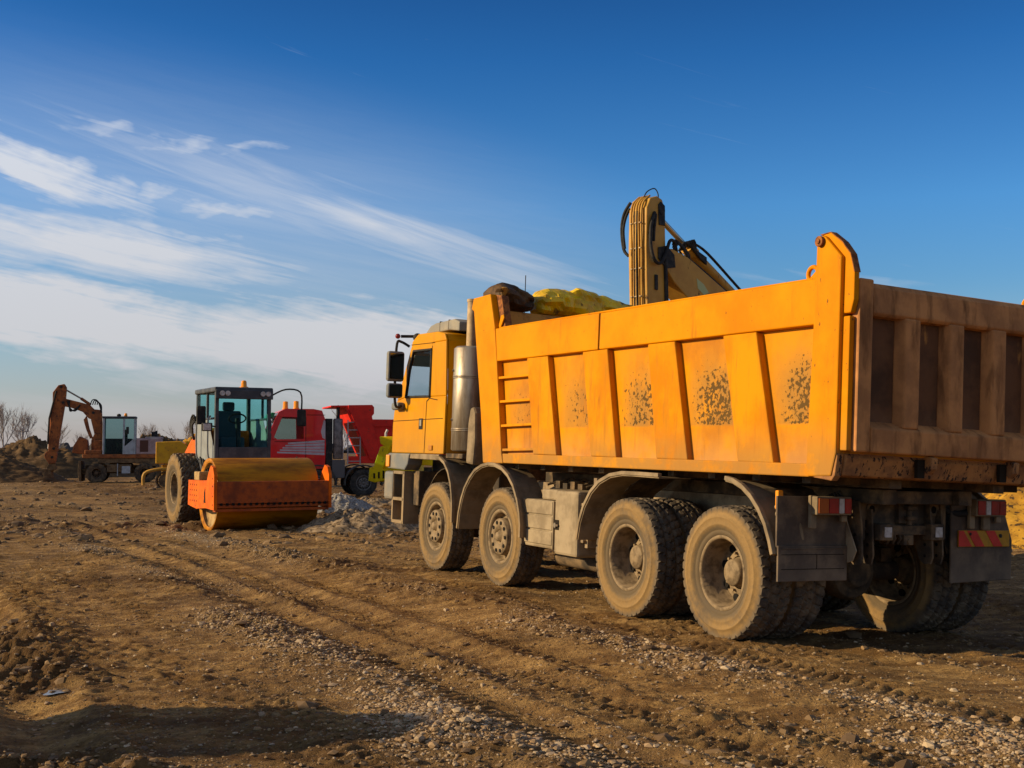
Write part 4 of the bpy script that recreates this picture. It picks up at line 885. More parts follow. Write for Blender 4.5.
        b = MB(); b.prism([(4.50, 3.262), (4.36, 3.24), (4.22, 2.86), (4.335, 2.86)], *Y(1.10, 1.19)); P(b, 'post_edge', m_rust, .006, D)
        b = MB()
        for (x0, z0), (x1, z1) in (((4.235, 2.283), (3.49, 2.283)), ((4.17, 2.013), (3.43, 2.018)), ((4.10, 1.742), (3.36, 1.755)), ((4.03, 1.475), (3.30, 1.49))):
            b.prism([(x0, z0 - .014), (x1, z1 - .014), (x1, z1 + .014), (x0, z0 + .014)], *Y(1.175, 1.252))
        P(b, 'ladder_rung', m_yel, .004, D)
        b = MB(); b.prism([(4.30, 2.86), (4.36, 2.86), (4.30, 3.0), (4.24, 3.01), (4.22, 2.97)], *Y(1.20, 1.215)); P(b, 'lashing_hook', m_yel, .004, D)
        b = MB(); t = [(-.93 + .055 * math.cos(a_), 2.84 + .055 * math.sin(a_)) for a_ in [k * math.pi / 8 for k in range(17)]]; b.tube([(x, s * 1.16, z + .01) for x, z in t], .018); b.prism([(-1.08, 2.79), (-.84, 2.79), (-1.08, 2.96)], *Y(1.14, 1.16)); P(b, 'lifting_eye', m_yel, .003, D)
        # hinge arm of the tailgate
        b = MB(); b.prism([(-1.12, 3.115), (-1.08, 3.07), (-1.16, 3.03), (-1.30, 2.91), (-1.325, 2.83), (-1.325, 2.505), (-1.43, 2.505), (-1.46, 2.60), (-1.46, 2.80), (-1.42, 2.93), (-1.33, 3.03), (-1.20, 3.12)], *Y(1.185, 1.235)); ha = P(b, 'hinge_arm', m_yel, .01, D)
        b = MB(); b.cyl((-1.135, s * 1.26, 3.055), (-1.135, s * 1.295, 3.055), .040, n=18); b.cyl((-1.135, s * 1.29, 3.055), (-1.135, s * 1.305, 3.055), .02, n=6); P(b, 'hinge_pin', m_rust, .003, ha)
        b = MB(); b.strip([(-1.09, 3.12), (-1.20, 3.125), (-1.33, 3.035), (-1.42, 2.935), (-1.463, 2.80)], *Y(1.18, 1.238), .007); P(b, 'arm_edge_shade', m_rust, 0, ha)  # dark strip painting in the shade on the arm's rear edge
    b = MB(); b.prism([(4.10, 1.36), (4.55, 3.10), (4.62, 3.10), (4.17, 1.36)], -1.165, 1.165); hb_ = P(b, 'headboard', m_ochre, .01, D)
    b = MB(); b.box(-1.30, 4.15, -1.16, 1.16, 1.36, 1.42); P(b, 'body_floor', m_ochre, .004, D)
    b = MB()
    for k in range(9): b.box(-.9 + k * .6, -.80 + k * .6, -1.10, 1.10, 1.275, 1.36)
    b.box(-1.2, 4.1, .48, .60, 1.262, 1.355); b.box(-1.2, 4.1, -.60, -.48, 1.262, 1.355); P(b, 'floor_bearer', m_chassis, .004, D, split=True)
    # rear sill
    b = MB(); b.prism([(-1.32, 1.335), (-1.34, 1.345), (-1.38, 1.47), (-1.36, 1.50), (-1.15, 1.50), (-1.12, 1.33)], -1.19, 1.19); P(b, 'rear_sill', m_sill, .008, D)
    b = MB(); b.prism([(-1.30, 1.30), (-1.335, 1.34), (-1.36, 1.50), (-1.20, 1.50), (-1.1, 1.32)], 1.192, 1.255); b.prism([(-1.30, 1.30), (-1.335, 1.34), (-1.36, 1.50), (-1.20, 1.50), (-1.1, 1.32)], -1.255, -1.192); P(b, 'sill_end', m_sill, .01, D, split=True)
    for y in (.45, -.40):
        b = MB(); b.box(-1.415, -1.383, y + .02, y + .09, 1.35, 1.485); P(b, 'latch_slot', m_seam, .0, D)
        b = MB(); b.prism([(-1.42, 1.52), (-1.48, 1.50), (-1.47, 1.42), (-1.43, 1.38), (-1.39, 1.42), (-1.39, 1.50)], y - .05, y + .015); P(b, 'gate_latch', m_sill, .008, D)
    # ---- tailgate
    G = empty('tailgate', None, None); G.parent = D
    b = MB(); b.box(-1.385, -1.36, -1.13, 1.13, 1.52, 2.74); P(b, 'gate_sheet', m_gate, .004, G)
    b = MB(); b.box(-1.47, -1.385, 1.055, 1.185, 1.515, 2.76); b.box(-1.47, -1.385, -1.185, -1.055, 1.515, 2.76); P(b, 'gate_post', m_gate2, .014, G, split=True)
    b = MB(); b.prism([(-1.47, 2.52), (-1.455, 2.70), (-1.43, 2.735), (-1.38, 2.75), (-1.38, 2.49), (-1.45, 2.50)], -1.054, 1.054); P(b, 'gate_top_rail', m_gate2, .012, G)
    b = MB(); b.prism([(-1.475, 1.515), (-1.475, 1.69), (-1.38, 1.745), (-1.38, 1.515)], -1.054, 1.054); P(b, 'gate_bottom_rail', m_gate2, .012, G)
    for y in (.665, .222, -.222, -.665):
        b = MB(); b.add([(-1.468, y - .072, 2.51), (-1.468, y + .072, 2.51), (-1.468, y + .072, 1.70), (-1.468, y - .072, 1.70), (-1.38, y - .115, 2.51), (-1.38, y + .115, 2.51), (-1.38, y + .115, 1.70), (-1.38, y - .115, 1.70)],
                        [(0, 1, 2, 3), (7, 6, 5, 4), (0, 4, 5, 1), (1, 5, 6, 2), (2, 6, 7, 3), (3, 7, 4, 0)]); P(b, 'gate_rib', m_gate2, .014, G)
    for s in (1, -1):
        b = MB(); b.box(-1.425, -1.335, *((1.188, 1.235) if s > 0 else (-1.235, -1.188)), 1.52, 2.485); P(b, 'gate_side_bar', m_yel, .008, G)
    return T
truck = tipper()

def tarp():
    """rolled yellow tarpaulin lying along the headboard"""
    pl = [(1.17, 3.24, 3.42, 0), (1.06, 3.20, 3.46, 0), (.90, 3.18, 3.445, 0), (.78, 3.17, 3.40, 0), (.66, 3.18, 3.35, 0), (.60, 3.16, 3.38, 1), (.45, 3.13, 3.45, 1), (.25, 3.14, 3.48, 1), (.06, 3.13, 3.49, 1), (-.15, 3.14, 3.475, 1), (-.35, 3.16, 3.45, 1),
          (-.60, 3.18, 3.39, 1), (-.78, 3.20, 3.34, 1), (-.92, 3.20, 3.40, 1), (-1.05, 3.18, 3.42, 1), (-1.17, 3.22, 3.36, 1)]
    n = 20
    for grp, nm, mt_, lb in ((0, 'folded_tarpaulin', m_tarpbrown, 'dirty brown bunched end of tarpaulin on the front corner of the yellow tipper body'), (1, 'folded_tarpaulin', m_tarp, 'yellow tarpaulin rolled up along the headboard of the yellow tipper body')):
        rows = [p for p in pl if p[3] == grp]; R_ = []
        for i in range(len(rows) - 1):
            for k in range(5): t = k / 5; R_.append(tuple(lerp(rows[i][j], rows[i + 1][j], t) for j in range(3)))
        R_.append(rows[-1][:3]); m = len(R_); vs = []
        pinch = (.60, .13, -.27, -.80)
        for i, (y, z0, z1) in enumerate(R_):
            e = .62 if i in (0, m - 1) else (.9 if i in (1, m - 2) else 1.0)
            for p_ in pinch: e *= 1 - .16 * math.exp(-((y - p_) / .035) ** 2)
            hz = (z1 - z0) / 2 * e; zc = (z0 + z1) / 2
            for k in range(n):
                a = 2 * math.pi * k / n; ca, sa = math.cos(a), math.sin(a)
                q1 = float(fbm(np.array([ca * 1.1 + y * 2.2 + 9]), np.array([sa * 1.1 - y * 1.2 + 5]), 1.3, 2, 80)[0])
                q2 = abs(float(fbm(np.array([a * 1.1 + y * 2.6]), np.array([y * 2.2 - a * .8 + 3]), .9, 2, 91)[0])) * 2
                w = 1 + (.6 if grp == 0 else .42) * q1 - .20 * (1 - min(q2 * 4, 1))
                sq = (abs(ca) ** 2.6 + abs(sa) ** 2.6) ** (-1 / 2.6)      # boxy fold section
                vs.append((4.70 + .23 * e * ca * sq * w, y + .03 * q1, zc - .035 + (hz + .03) * sa * sq * (w * .7 + .22)))
        fs = [(i * n + k, i * n + (k + 1) % n, (i + 1) * n + (k + 1) % n, (i + 1) * n + k) for i in range(m - 1) for k in range(n)] + [tuple(range(n)), tuple((m - 1) * n + k for k in range(n))]
        b = MB(); b.add(vs, fs, False); o = b.build(nm, mt_); o.matrix_world = TM @ Matrix.Rotation(.017, 4, 'X'); tag(o, lb, 'tarpaulin')
tarp()

# ------------------------------------------------------------------ road roller
m_ror = mat('roller_orange', (0.72, 0.13, 0.0), (0.55, 0.085, 0.0), 3, .4, .66, .5, c3=(0.22, 0.06, 0.02), scale3=12, lo3=.60, hi3=.68, bump=.1)
m_rbeam = mat('roller_front_beam', (0.42, 0.085, 0.014), (0.20, 0.045, 0.015), 3, .4, .66, .6, c3=(0.16, 0.05, 0.03), scale3=14, lo3=.58, hi3=.68, bump=.15)  # darker copy of the roller orange; the front's shade is in the colour
m_drum = mat('worn_drum_steel', (0.48, 0.185, 0.004), (0.22, 0.075, 0.005), 4, .4, .66, .55, metal=.1, bump=.12, stretch=(1, .25, 1))
m_drumface = mat('dusty_drum_face', (0.42, 0.28, 0.12), (0.24, 0.14, 0.06), 6, .4, .65, .85, bump=.3)
m_rcab = mat('roller_cab_grey', (0.052, 0.055, 0.060), (0.10, 0.10, 0.10), 4, .4, .7, .5)
m_rcabl = mat('roller_door_grey', (0.26, 0.27, 0.26), (0.20, 0.20, 0.19), 3, .4, .7, .5)
m_bigt = None
def roller():
    T = empty('road_roller', 'orange single-drum road roller with dark glazed cab and orange beacon, facing the camera', 'road roller', (-5.40, 26.1, H(-5.40, 26.1) - .03), R(-61)); T.scale = (1.02, 1.02, 1.02)
    P = lambda b, n, m, bevel=.008, parent=T, **k: b.build(n, m, parent, bevel=bevel, **k)
    b = MB(); b.lathe([(.66, -1.03), (.745, -1.06), (.75, -1.04), (.75, 1.04), (.745, 1.06), (.66, 1.03)], 72, 'y', (0, 0, .75)); dr = P(b, 'drum', m_drum, 0)
    for s in (1, -1):
        b = MB(); b.lathe([(.672, s * 1.035), (.664, s * .96), (.45, s * .93), (.30, s * .93), (.28, s * .99), (.001, s * .99)], 60, 'y', (0, 0, .75)); P(b, 'drum_face', m_drumface, 0, dr)
    fr = MB(); fr.box(.90, 1.02, -1.22, 1.22, .60, 1.04); fr = P(fr, 'front_beam', m_rbeam, .012)
    b = MB(); b.box(.86, 1.0, -1.2, 1.2, .52, .585); b.box(.80, .98, -1.18, 1.18, .44, .50); P(b, 'scraper', m_rbeam, .006, fr)
    b = MB()
    for k in range(19): b.box(1.0, 1.024, -1.10 + k * .12, -1.045 + k * .12, .565, .615)
    P(b, 'scraper_slot', m_rimdark, 0, fr, split=True)
    for s in (1, -1):
        y0, y1 = (s * 1.16, s * 1.225) if s > 0 else (-1.225, -1.16)
        b = MB(); b.prism([(1.03, .48), (1.03, 1.16), (.94, 1.32), (.78, 1.36), (.60, 1.20), (.50, 1.06), (-.25, 1.04), (-.95, 1.04), (-.98, .52), (-.30, .46), (.40, .50)], y0, y1); e = (y0 - .003, y0) if s < 0 else (y1, y1 + .003)
        b.cur = 1
        for k in range(4):
            for j in range(4): b.cyl((-.80 + k * .17, e[0], .62 + j * .11), (-.80 + k * .17, e[1], .62 + j * .11), .02, n=10)
        b.prism([(.30, .60), (.42, .60), (.38, .92), (.30, .80)], *e)
        for z in (.58, .75, .95, 1.1): b.cyl((.93, e[0], z), (.93, e[1], z), .018, n=10)
        P(b, 'side_frame', [m_ror, m_rimdark], .0)
        b = MB(); b.box(-.2, .3, *((1.0, 1.16) if s > 0 else (-1.16, -1.0)), .62, .95); b.box(-.6, -.2, *((.9, 1.2) if s > 0 else (-1.2, -.9)), 1.04, 1.22); P(b, 'vibration_mount', m_drumface, .02)
        b = MB()
        for k in range(5): b.tube([(-.2 - .08 * k, s * 1.0, 1.1), (-.35 - .08 * k, s * (.9 + .04 * k), 1.35 + .04 * k), (-.9, s * .7, 1.15)], .022)
        P(b, 'drum_hose', m_dark, 0)
    b = MB(); b.box(-1.0, -.90, -1.2, 1.2, .55, 1.04); b.box(-1.7, -.95, -.45, .45, .55, 1.15); b.cyl((-1.4, 0, .5), (-1.4, 0, 1.4), .16); P(b, 'articulation', m_rbeam, .02)
    b = MB(); b.prism([(-1.55, .62), (-1.45, 1.42), (-3.0, 1.42), (-4.1, 1.40), (-4.15, .70), (-3.6, .55)], -.62, .62); P(b, 'rear_chassis', m_rcab, .03)
    b = MB(); b.prism([(-2.55, 1.30), (-2.60, 2.12), (-2.85, 2.08), (-3.4, 1.90), (-3.95, 1.62), (-4.05, 1.20), (-3.9, 1.0), (-3.2, 1.1)], -.58, .58); P(b, 'engine_hood', m_ror, .05)
    # cab
    cab = empty('cab', None, None); cab.parent = T
    x0, x1, y0, y1, z0, z1 = -2.75, -1.15, -.62, .62, 1.45, 2.94
    b = MB(); b.box(x0, x1, y0, y1, z0 - .12, z0); P(b, 'cab_floor', m_rcab, .03, cab); b = MB(); b.box(x0 - .04, x1 + .06, y0 - .03, y1 + .03, z1 - .02, z1 + .09); rf = P(b, 'cab_roof', m_rcab, .03, cab)
    b = MB(); b.box(x1 + .05, x1 + .09, y0 - .02, y1 + .02, z1 - .17, z1 + .03); P(b, 'roof_visor', m_rcab, .02, cab)
    b = MB()
    for y in (-.50, -.38, .40, .52): b.cyl((x1 + .09, y, z1 - .05), (x1 + .125, y, z1 - .05), .055, n=14)
    P(b, 'work_lamp', m_whitelens, .006, cab, split=True)
    for (x, y) in ((x1 - .04, y0 + .04), (x1 - .04, y1 - .04), (x0 + .04, y0 + .04), (x0 + .04, y1 - .04)):
        b = MB(); b.box(x - .045, x + .045, y - .04, y + .04, z0, z1); P(b, 'cab_pillar', m_rcab, .012, cab)
    b = MB(); b.box(x1 - .03, x1 + .02, y0 + .08, y1 - .08, z0, z0 + .28); P(b, 'front_panel', m_rcab, .01, cab)
    b = MB(); b.box(x1 - .01, x1, y0 + .08, y1 - .08, z0 + .28, z1 - .02); P(b, 'windscreen', g_teal, 0, cab)
    b = MB(); b.box(x0, x0 + .01, y0 + .08, y1 - .08, z0 + .55, z1 - .02); P(b, 'rear_window', g_teal, 0, cab)
    for s in (1, -1):
        yy = (y1 - .012, y1) if s > 0 else (y0, y0 + .012)
        b = MB(); b.box(x0 + .08, x1 - .08, *yy, z0 + .9, z1 - .04); P(b, 'side_window', g_teal, 0, cab)
        b = MB(); b.prism([(x0 + .08, z0), (x1 - .08, z0), (x1 - .08, z0 + .28), (x1 - .5, z0 + .80), (x1 - .60, z0 + .92), (x0 + .08, z0 + .92)], *(y_ + (.006 if s > 0 else -.006) for y_ in yy)); dp = P(b, 'door_panel', m_rcabl, .01, cab)
        b = MB(); b.cyl((x1 - .62, s * .62, z0 + .9), (x1 - .62, s * .62, z1 - .04), .03); b.cyl((x0 + .1, s * .62, z0 + .9), (x1 - .1, s * .62, z0 + .9), .025); P(b, 'door_frame', m_rcab, 0, cab)
        b = MB(); b.tube([(x1, s * .62, z1 - .08), (x1 + .15, s * .9, z1 + .06), (x1 + .2, s * 1.22, z1 - .0), (x1 + .2, s * 1.25, z1 - .40)], .018); ma = P(b, 'mirror_arm', m_dark, 0, cab) if s > 0 else None
        b = MB(); b.box(x1 + .16, x1 + .24, s * 1.25 - .10, s * 1.25 + .10, z1 - .75, z1 - .38) if s > 0 else b.box(x1 - .35, x1 - .25, -.95, -.75, z1 - .72, z1 - .32); P(b, 'mirror', m_dark, .03, cab)
    b = MB(); b.tube([(x1 + .02, -.62, z0 + .72), (x1 + .03, -.9, z0 + .76)], .016); P(b, 'lamp_arm', m_dark, 0, cab)
    b = MB(); b.box(x1 + .0, x1 + .10, -.92, -.70, z0 + .62, z0 + .80); hl = P(b, 'head_lamp', m_dark, .02, cab)
    b = MB(); b.box(x1 + .10, x1 + .11, -.90, -.74, z0 + .64, z0 + .78); P(b, 'lamp_lens', m_whitelens, 0, hl)
    b = MB(); b.box(-2.35, -1.95, -.28, .28, 1.5, 1.95); b.box(-2.4, -2.25, -.28, .28, 1.9, 2.55); b.box(-2.36, -2.28, -.14, .14, 2.55, 2.75); P(b, 'seat', mat('seat_blue_grey', (0.05, 0.08, 0.10), rough=.8), .06, cab)
    b = MB(); n = 20; b.tube([(-1.62 + .05 * math.sin(2 * math.pi * k / n), .19 * math.cos(2 * math.pi * k / n), 2.36 + .10 * math.sin(2 * math.pi * k / n)) for k in range(n + 1)], .018, 6); b.cyl((-1.62, 0, 2.36), (-1.45, 0, 1.5), .05); P(b, 'steering_wheel', m_dark, 0, cab)
    b = MB(); b.lathe([(.001, .0), (.10, 0), (.10, .03), (.065, .04), (.06, .14), (.045, .17), (.001, .18)], 20, 'z', (-1.55, .12, z1 + .09)); P(b, 'beacon', m_amber, 0, cab)
    b = MB()
    for y, x in ((-.66, -2.3), (-.66, -1.35)): b.tube([(x, y, 1.45), (x, y - .06, 1.6), (x, y - .06, 2.3), (x, y, 2.4)], .02)
    P(b, 'hand_rail', m_rcabl, 0, split=True)
    b = MB()
    for k in range(5): b.tube([(-2.75 - .05 * k, -.40 - .03 * k, 2.02), (-2.8, -.50 - .04 * k, 2.30 + .04 * k), (-2.9 - .05 * k, -.66, 2.25), (-3.0, -.60, 1.9)], .022)
    P(b, 'engine_hose', m_dark, 0)
    big = tyre_mesh(.80, .56, .36, 22, .045, 'diamond', sub=4)
    for s in (1, -1): wheel(T, -3.0, s * .78, .80 + .0, .80, .54, .36, 'rear', big, mt=m_tyre_big, flip=s < 0)
    return T
roller()

# ------------------------------------------------------------------ red tipper behind the roller
m_red = mat('red_truck_paint', (0.74, 0.016, 0.022), (0.60, 0.014, 0.018), 2, .35, .65, .3, coat=.4, grad=(.9, 1.5, (0.16, 0.10, 0.07), .45))
m_red2 = mat('red_body_paint', (0.74, 0.030, 0.016), (0.58, 0.022, 0.014), 3, .35, .65, .45, c3=(0.20, 0.05, 0.03), scale3=10, lo3=.6, hi3=.7)
m_silver = mat('silver_stripe', (0.50, 0.42, 0.42), (0.40, 0.30, 0.30), 4, .4, .7, .4)
def red_tipper():
    a = 17.0; T = empty('tipper_truck', 'bright red tipper truck with silver stripes and two orange roof beacons, behind the road roller', 'truck', (-6.05, 48.2, H(-5.8, 47.2) - .0), R(180 + a))
    # local: x forward, near (camera) side is +y; origin under the second axle
    P = lambda b, n, m, bevel=.01, parent=T, **k: b.build(n, m, parent, bevel=bevel, **k)
    td = tyre_mesh(.53, .30, .29, 36, .018, 'drive', sub=4)
    mt2 = mat('dark_tyre', (0.030, 0.027, 0.024), (0.075, 0.06, 0.045), 6, .4, .66, .9)
    td.materials.append(mt2)
    mr2 = mat('grey_rim', (0.16, 0.14, 0.12), (0.08, 0.07, 0.06), 12, .4, .65, .6)
    for x in (0.0, 1.78):
        for s in (1, -1): wheel(T, x, s * 1.05, .53, .53, .30, .29, 'steer', td, mt2, mr2, flip=s < 0)
    for x in (-2.9, -4.3):
        for s in (1, -1): wheel(T, x, s * 1.05, .53, .53, .30, .29, 'rear', td, mt2, mr2, flip=s < 0)
    for s in (1, -1):
        b = MB(); b.box(-5.3, 3.3, s * .42 - .04, s * .42 + .04, .82, 1.1); P(b, 'chassis_rail', m_chassis, .004)
    for x in (0, 1.78, -2.9, -4.3):
        b = MB(); b.cyl((x, -1, .53), (x, 1, .53), .09); P(b, 'axle', m_chassis, 0)
    cab = empty('cab', None, None); cab.parent = T
    side = [(1.50, 1.08), (1.46, 2.0), (1.50, 2.98), (1.62, 3.30), (1.95, 3.36), (3.0, 3.36), (3.25, 3.24), (3.40, 2.95), (3.70, 2.15), (3.78, 1.75), (3.80, .95), (3.0, .95), (2.5, 1.08)]
    win = [(2.30, 2.22), (2.32, 3.03), (3.12, 3.05), (3.42, 2.28), (3.30, 2.20)]
    b = MB(); b.strip([(1.50, 1.08), (1.46, 2.0), (1.50, 2.98), (1.62, 3.30), (1.95, 3.36), (3.0, 3.36), (3.25, 3.24)], -1.16, 1.16, -.04); b.box(3.66, 3.76, -1.16, 1.16, .95, 2.12); b.box(1.5, 3.7, -1.16, 1.16, 1.08, 1.14); P(b, 'cab_shell', m_red, .02, cab)
    b = MB(); b.slab([(3.26, -1.12, 3.22), (3.26, 1.12, 3.22), (3.72, 1.15, 2.12), (3.72, -1.15, 2.12)], (1, 0, .4), .01); P(b, 'windscreen', glass('pale_window_glass', (.8, .9, .9), .22), 0, cab)
    b = MB(); b.prism([(3.36, 3.20), (3.50, 3.22), (3.62, 3.02), (3.48, 2.98)], -1.05, 1.05); P(b, 'sun_visor', mat('green_visor', (0.02, 0.22, 0.07), rough=.3), .01, cab)
    for s in (1, -1):
        yy = (1.16, 1.20) if s > 0 else (-1.20, -1.16); b = MB()
        b.prism([(1.50, 1.08), (1.46, 2.0), (1.48, 2.22), (2.30, 2.22), (3.30, 2.20), (3.69, 2.18), (3.78, 1.75), (3.80, .95), (3.0, .95), (2.5, 1.08)], *yy)
        b.prism([(1.48, 2.22), (1.50, 2.98), (1.62, 3.30), (1.95, 3.36), (2.32, 3.36), (2.32, 3.03), (2.30, 2.22)], *yy); b.prism([(2.32, 3.03), (2.32, 3.36), (3.0, 3.36), (3.25, 3.24), (3.33, 3.08), (3.12, 3.05)], *yy)
        b.prism([(3.12, 3.05), (3.33, 3.08), (3.40, 2.95), (3.69, 2.18), (3.30, 2.20), (3.42, 2.28)], *yy); d = P(b, 'cab_side', m_red, .01, cab)
        b = MB(); b.prism(win, s * 1.175 - .003, s * 1.175 + .003); P(b, 'door_window', g_dark, 0, d)
        e = (1.2, 1.206) if s > 0 else (-1.206, -1.2)
        b = MB()
        for k in range(5): b.prism([(1.52, 1.60 + .12 * k), (3.3 - .10 * k, 1.68 + .085 * k), (3.3 - .10 * k, 1.735 + .085 * k), (1.52, 1.70 + .12 * k)], *e)
        b.prism([(1.49, 2.2), (1.60, 2.26), (1.66, 2.5), (1.55, 2.95), (1.49, 2.9)], *e)
        P(b, 'silver_stripe', m_silver, 0, d)
        b = MB(); b.box(2.22, 2.24, *e, 1.1, 3.05); b.box(1.5, 2.2, *e, 3.12, 3.14); b.box(1.5, 3.4, *e, 2.10, 2.12); P(b, 'door_seam', m_seam, 0, d)
        b = MB(); b.tube([(3.45, s * 1.18, 2.95), (3.62, s * 1.42, 2.98), (3.62, s * 1.45, 2.2), (3.55, s * 1.2, 2.18)], .02); b.box(3.56, 3.68, s * 1.45 - .12, s * 1.45 + .12, 2.5, 2.9); b.box(3.56, 3.68, s * 1.45 - .12, s * 1.45 + .12, 2.2, 2.42); P(b, 'mirror', m_dark, .02, cab)
    for y in (.75, .25):
        b = MB(); b.lathe([(.001, 0), (.12, 0), (.12, .04), (.10, .06), (.095, .30), (.001, .32)], 18, 'z', (2.55 + (.0 if y > .5 else .35), y, 3.36)); P(b, 'beacon', m_amber, 0, cab)
    b = MB(); b.box(3.5, 3.95, -1.24, 1.24, .45, 1.0); P(b, 'bumper', m_red, .06)
    b = MB(); b.box(2.0, 2.6, .6, 1.18, 1.5, 2.0); b.box(1.9, 2.1, .3, .9, 1.9, 2.7); P(b, 'seat', m_dark, .05, cab)
    for s in (1, -1):
        for cx in (0.0, 1.78):
            ya = (.86, 1.22) if s > 0 else (-1.22, -.86)
            b = MB(); b.strip([(cx + .70 * math.cos(R(t)), .53 + .66 * math.sin(R(t))) for t in range(188, -9, -14)], *ya, .05); P(b, 'fender', mat('fender_black', (0.05, 0.048, 0.045), (0.11, 0.09, 0.07), 6, .4, .7, .7), .01)
    b = MB(); b.lathe([(.02, 1.45), (.17, 1.45), (.19, 1.5), (.19, 2.95), (.17, 3.0), (.02, 3.0)], 24, 'z', (.98, 1.0, 0)); P(b, 'exhaust_muffler', mat('dark_steel', (0.24, 0.20, 0.18), (0.12, 0.10, 0.09), 5, .4, .65, .5, metal=.4), 0)
    b = MB(); b.tube([(.98, 1.0, 2.9), (.98, 1.0, 3.40), (.93, 1.0, 3.50)], .07); b.box(1.2, 1.45, .2, 1.1, 1.1, 3.0); P(b, 'exhaust_pipe', m_dark, 0)
    b = MB(); b.box(.72, 1.22, .7, 1.15, .72, 1.42); P(b, 'air_tank', mat('tank_grey', (0.11, 0.10, 0.095), rough=.6), .03)
    b = MB(); b.box(-.75, .62, 1.0, 1.16, 1.28, 1.56); P(b, 'side_guard', m_red2, .02)
    b = MB(); b.box(.60, .64, 1.14, 1.18, 1.25, 2.95); b.box(.12, .16, 1.14, 1.18, 1.25, 2.95)
    for k in range(6): b.box(.16, .60, 1.145, 1.175, 1.35 + .30 * k, 1.385 + .30 * k)
    P(b, 'ladder', mat('ladder_grey', (0.35, 0.30, 0.28), rough=.6), 0)
    D = empty('dump_body', None, None); D.parent = T
    for s in (1, -1):
        yy = (1.14, 1.24) if s > 0 else (-1.24, -1.14)
        b = MB(); b.prism([(-.35, 1.45), (.05, 1.95), (-.15, 2.95), (-5.2, 2.95), (-5.2, 1.45)], *((1.12, 1.18) if s > 0 else (-1.18, -1.12))); P(b, 'side_panel', m_red2, .01, D)
        b = MB(); b.prism([(-.62, 1.42), (-.25, 1.42), (.62, 3.42), (.62, 3.52), (-.30, 3.54), (-.38, 3.45), (-.38, 3.2), (-.30, 3.1)], *yy); P(b, 'front_post', m_red2, .01, D)
        b = MB(); b.box(-5.2, -.32, *yy, 2.70, 2.98); b.box(-5.2, -.5, *yy, 1.40, 1.55); P(b, 'side_rail', m_red2, .01, D, split=True)
        for k in range(5): b = MB(); b.box(-1.5 - k * .85, -1.3 - k * .85, *yy, 1.55, 2.70); P(b, 'side_rib', m_red2, .01, D)
    b = MB(); b.prism([(-.25, 1.42), (.66, 3.50), (.74, 3.50), (-.17, 1.42)], -1.15, 1.15); b.prism([(.50, 3.44), (1.28, 3.44), (1.28, 3.50), (.5, 3.52)], -1.15, 1.15); P(b, 'headboard', m_red2, .01, D)
    b = MB(); b.box(-5.3, -5.2, -1.2, 1.2, 1.4, 3.1); P(b, 'tailgate', m_red2, .01, D)
    b = MB(); b.box(-5.2, -.2, -1.12, 1.12, 1.40, 1.46); P(b, 'body_floor', m_red2, .0, D)
    return T
red_tipper()

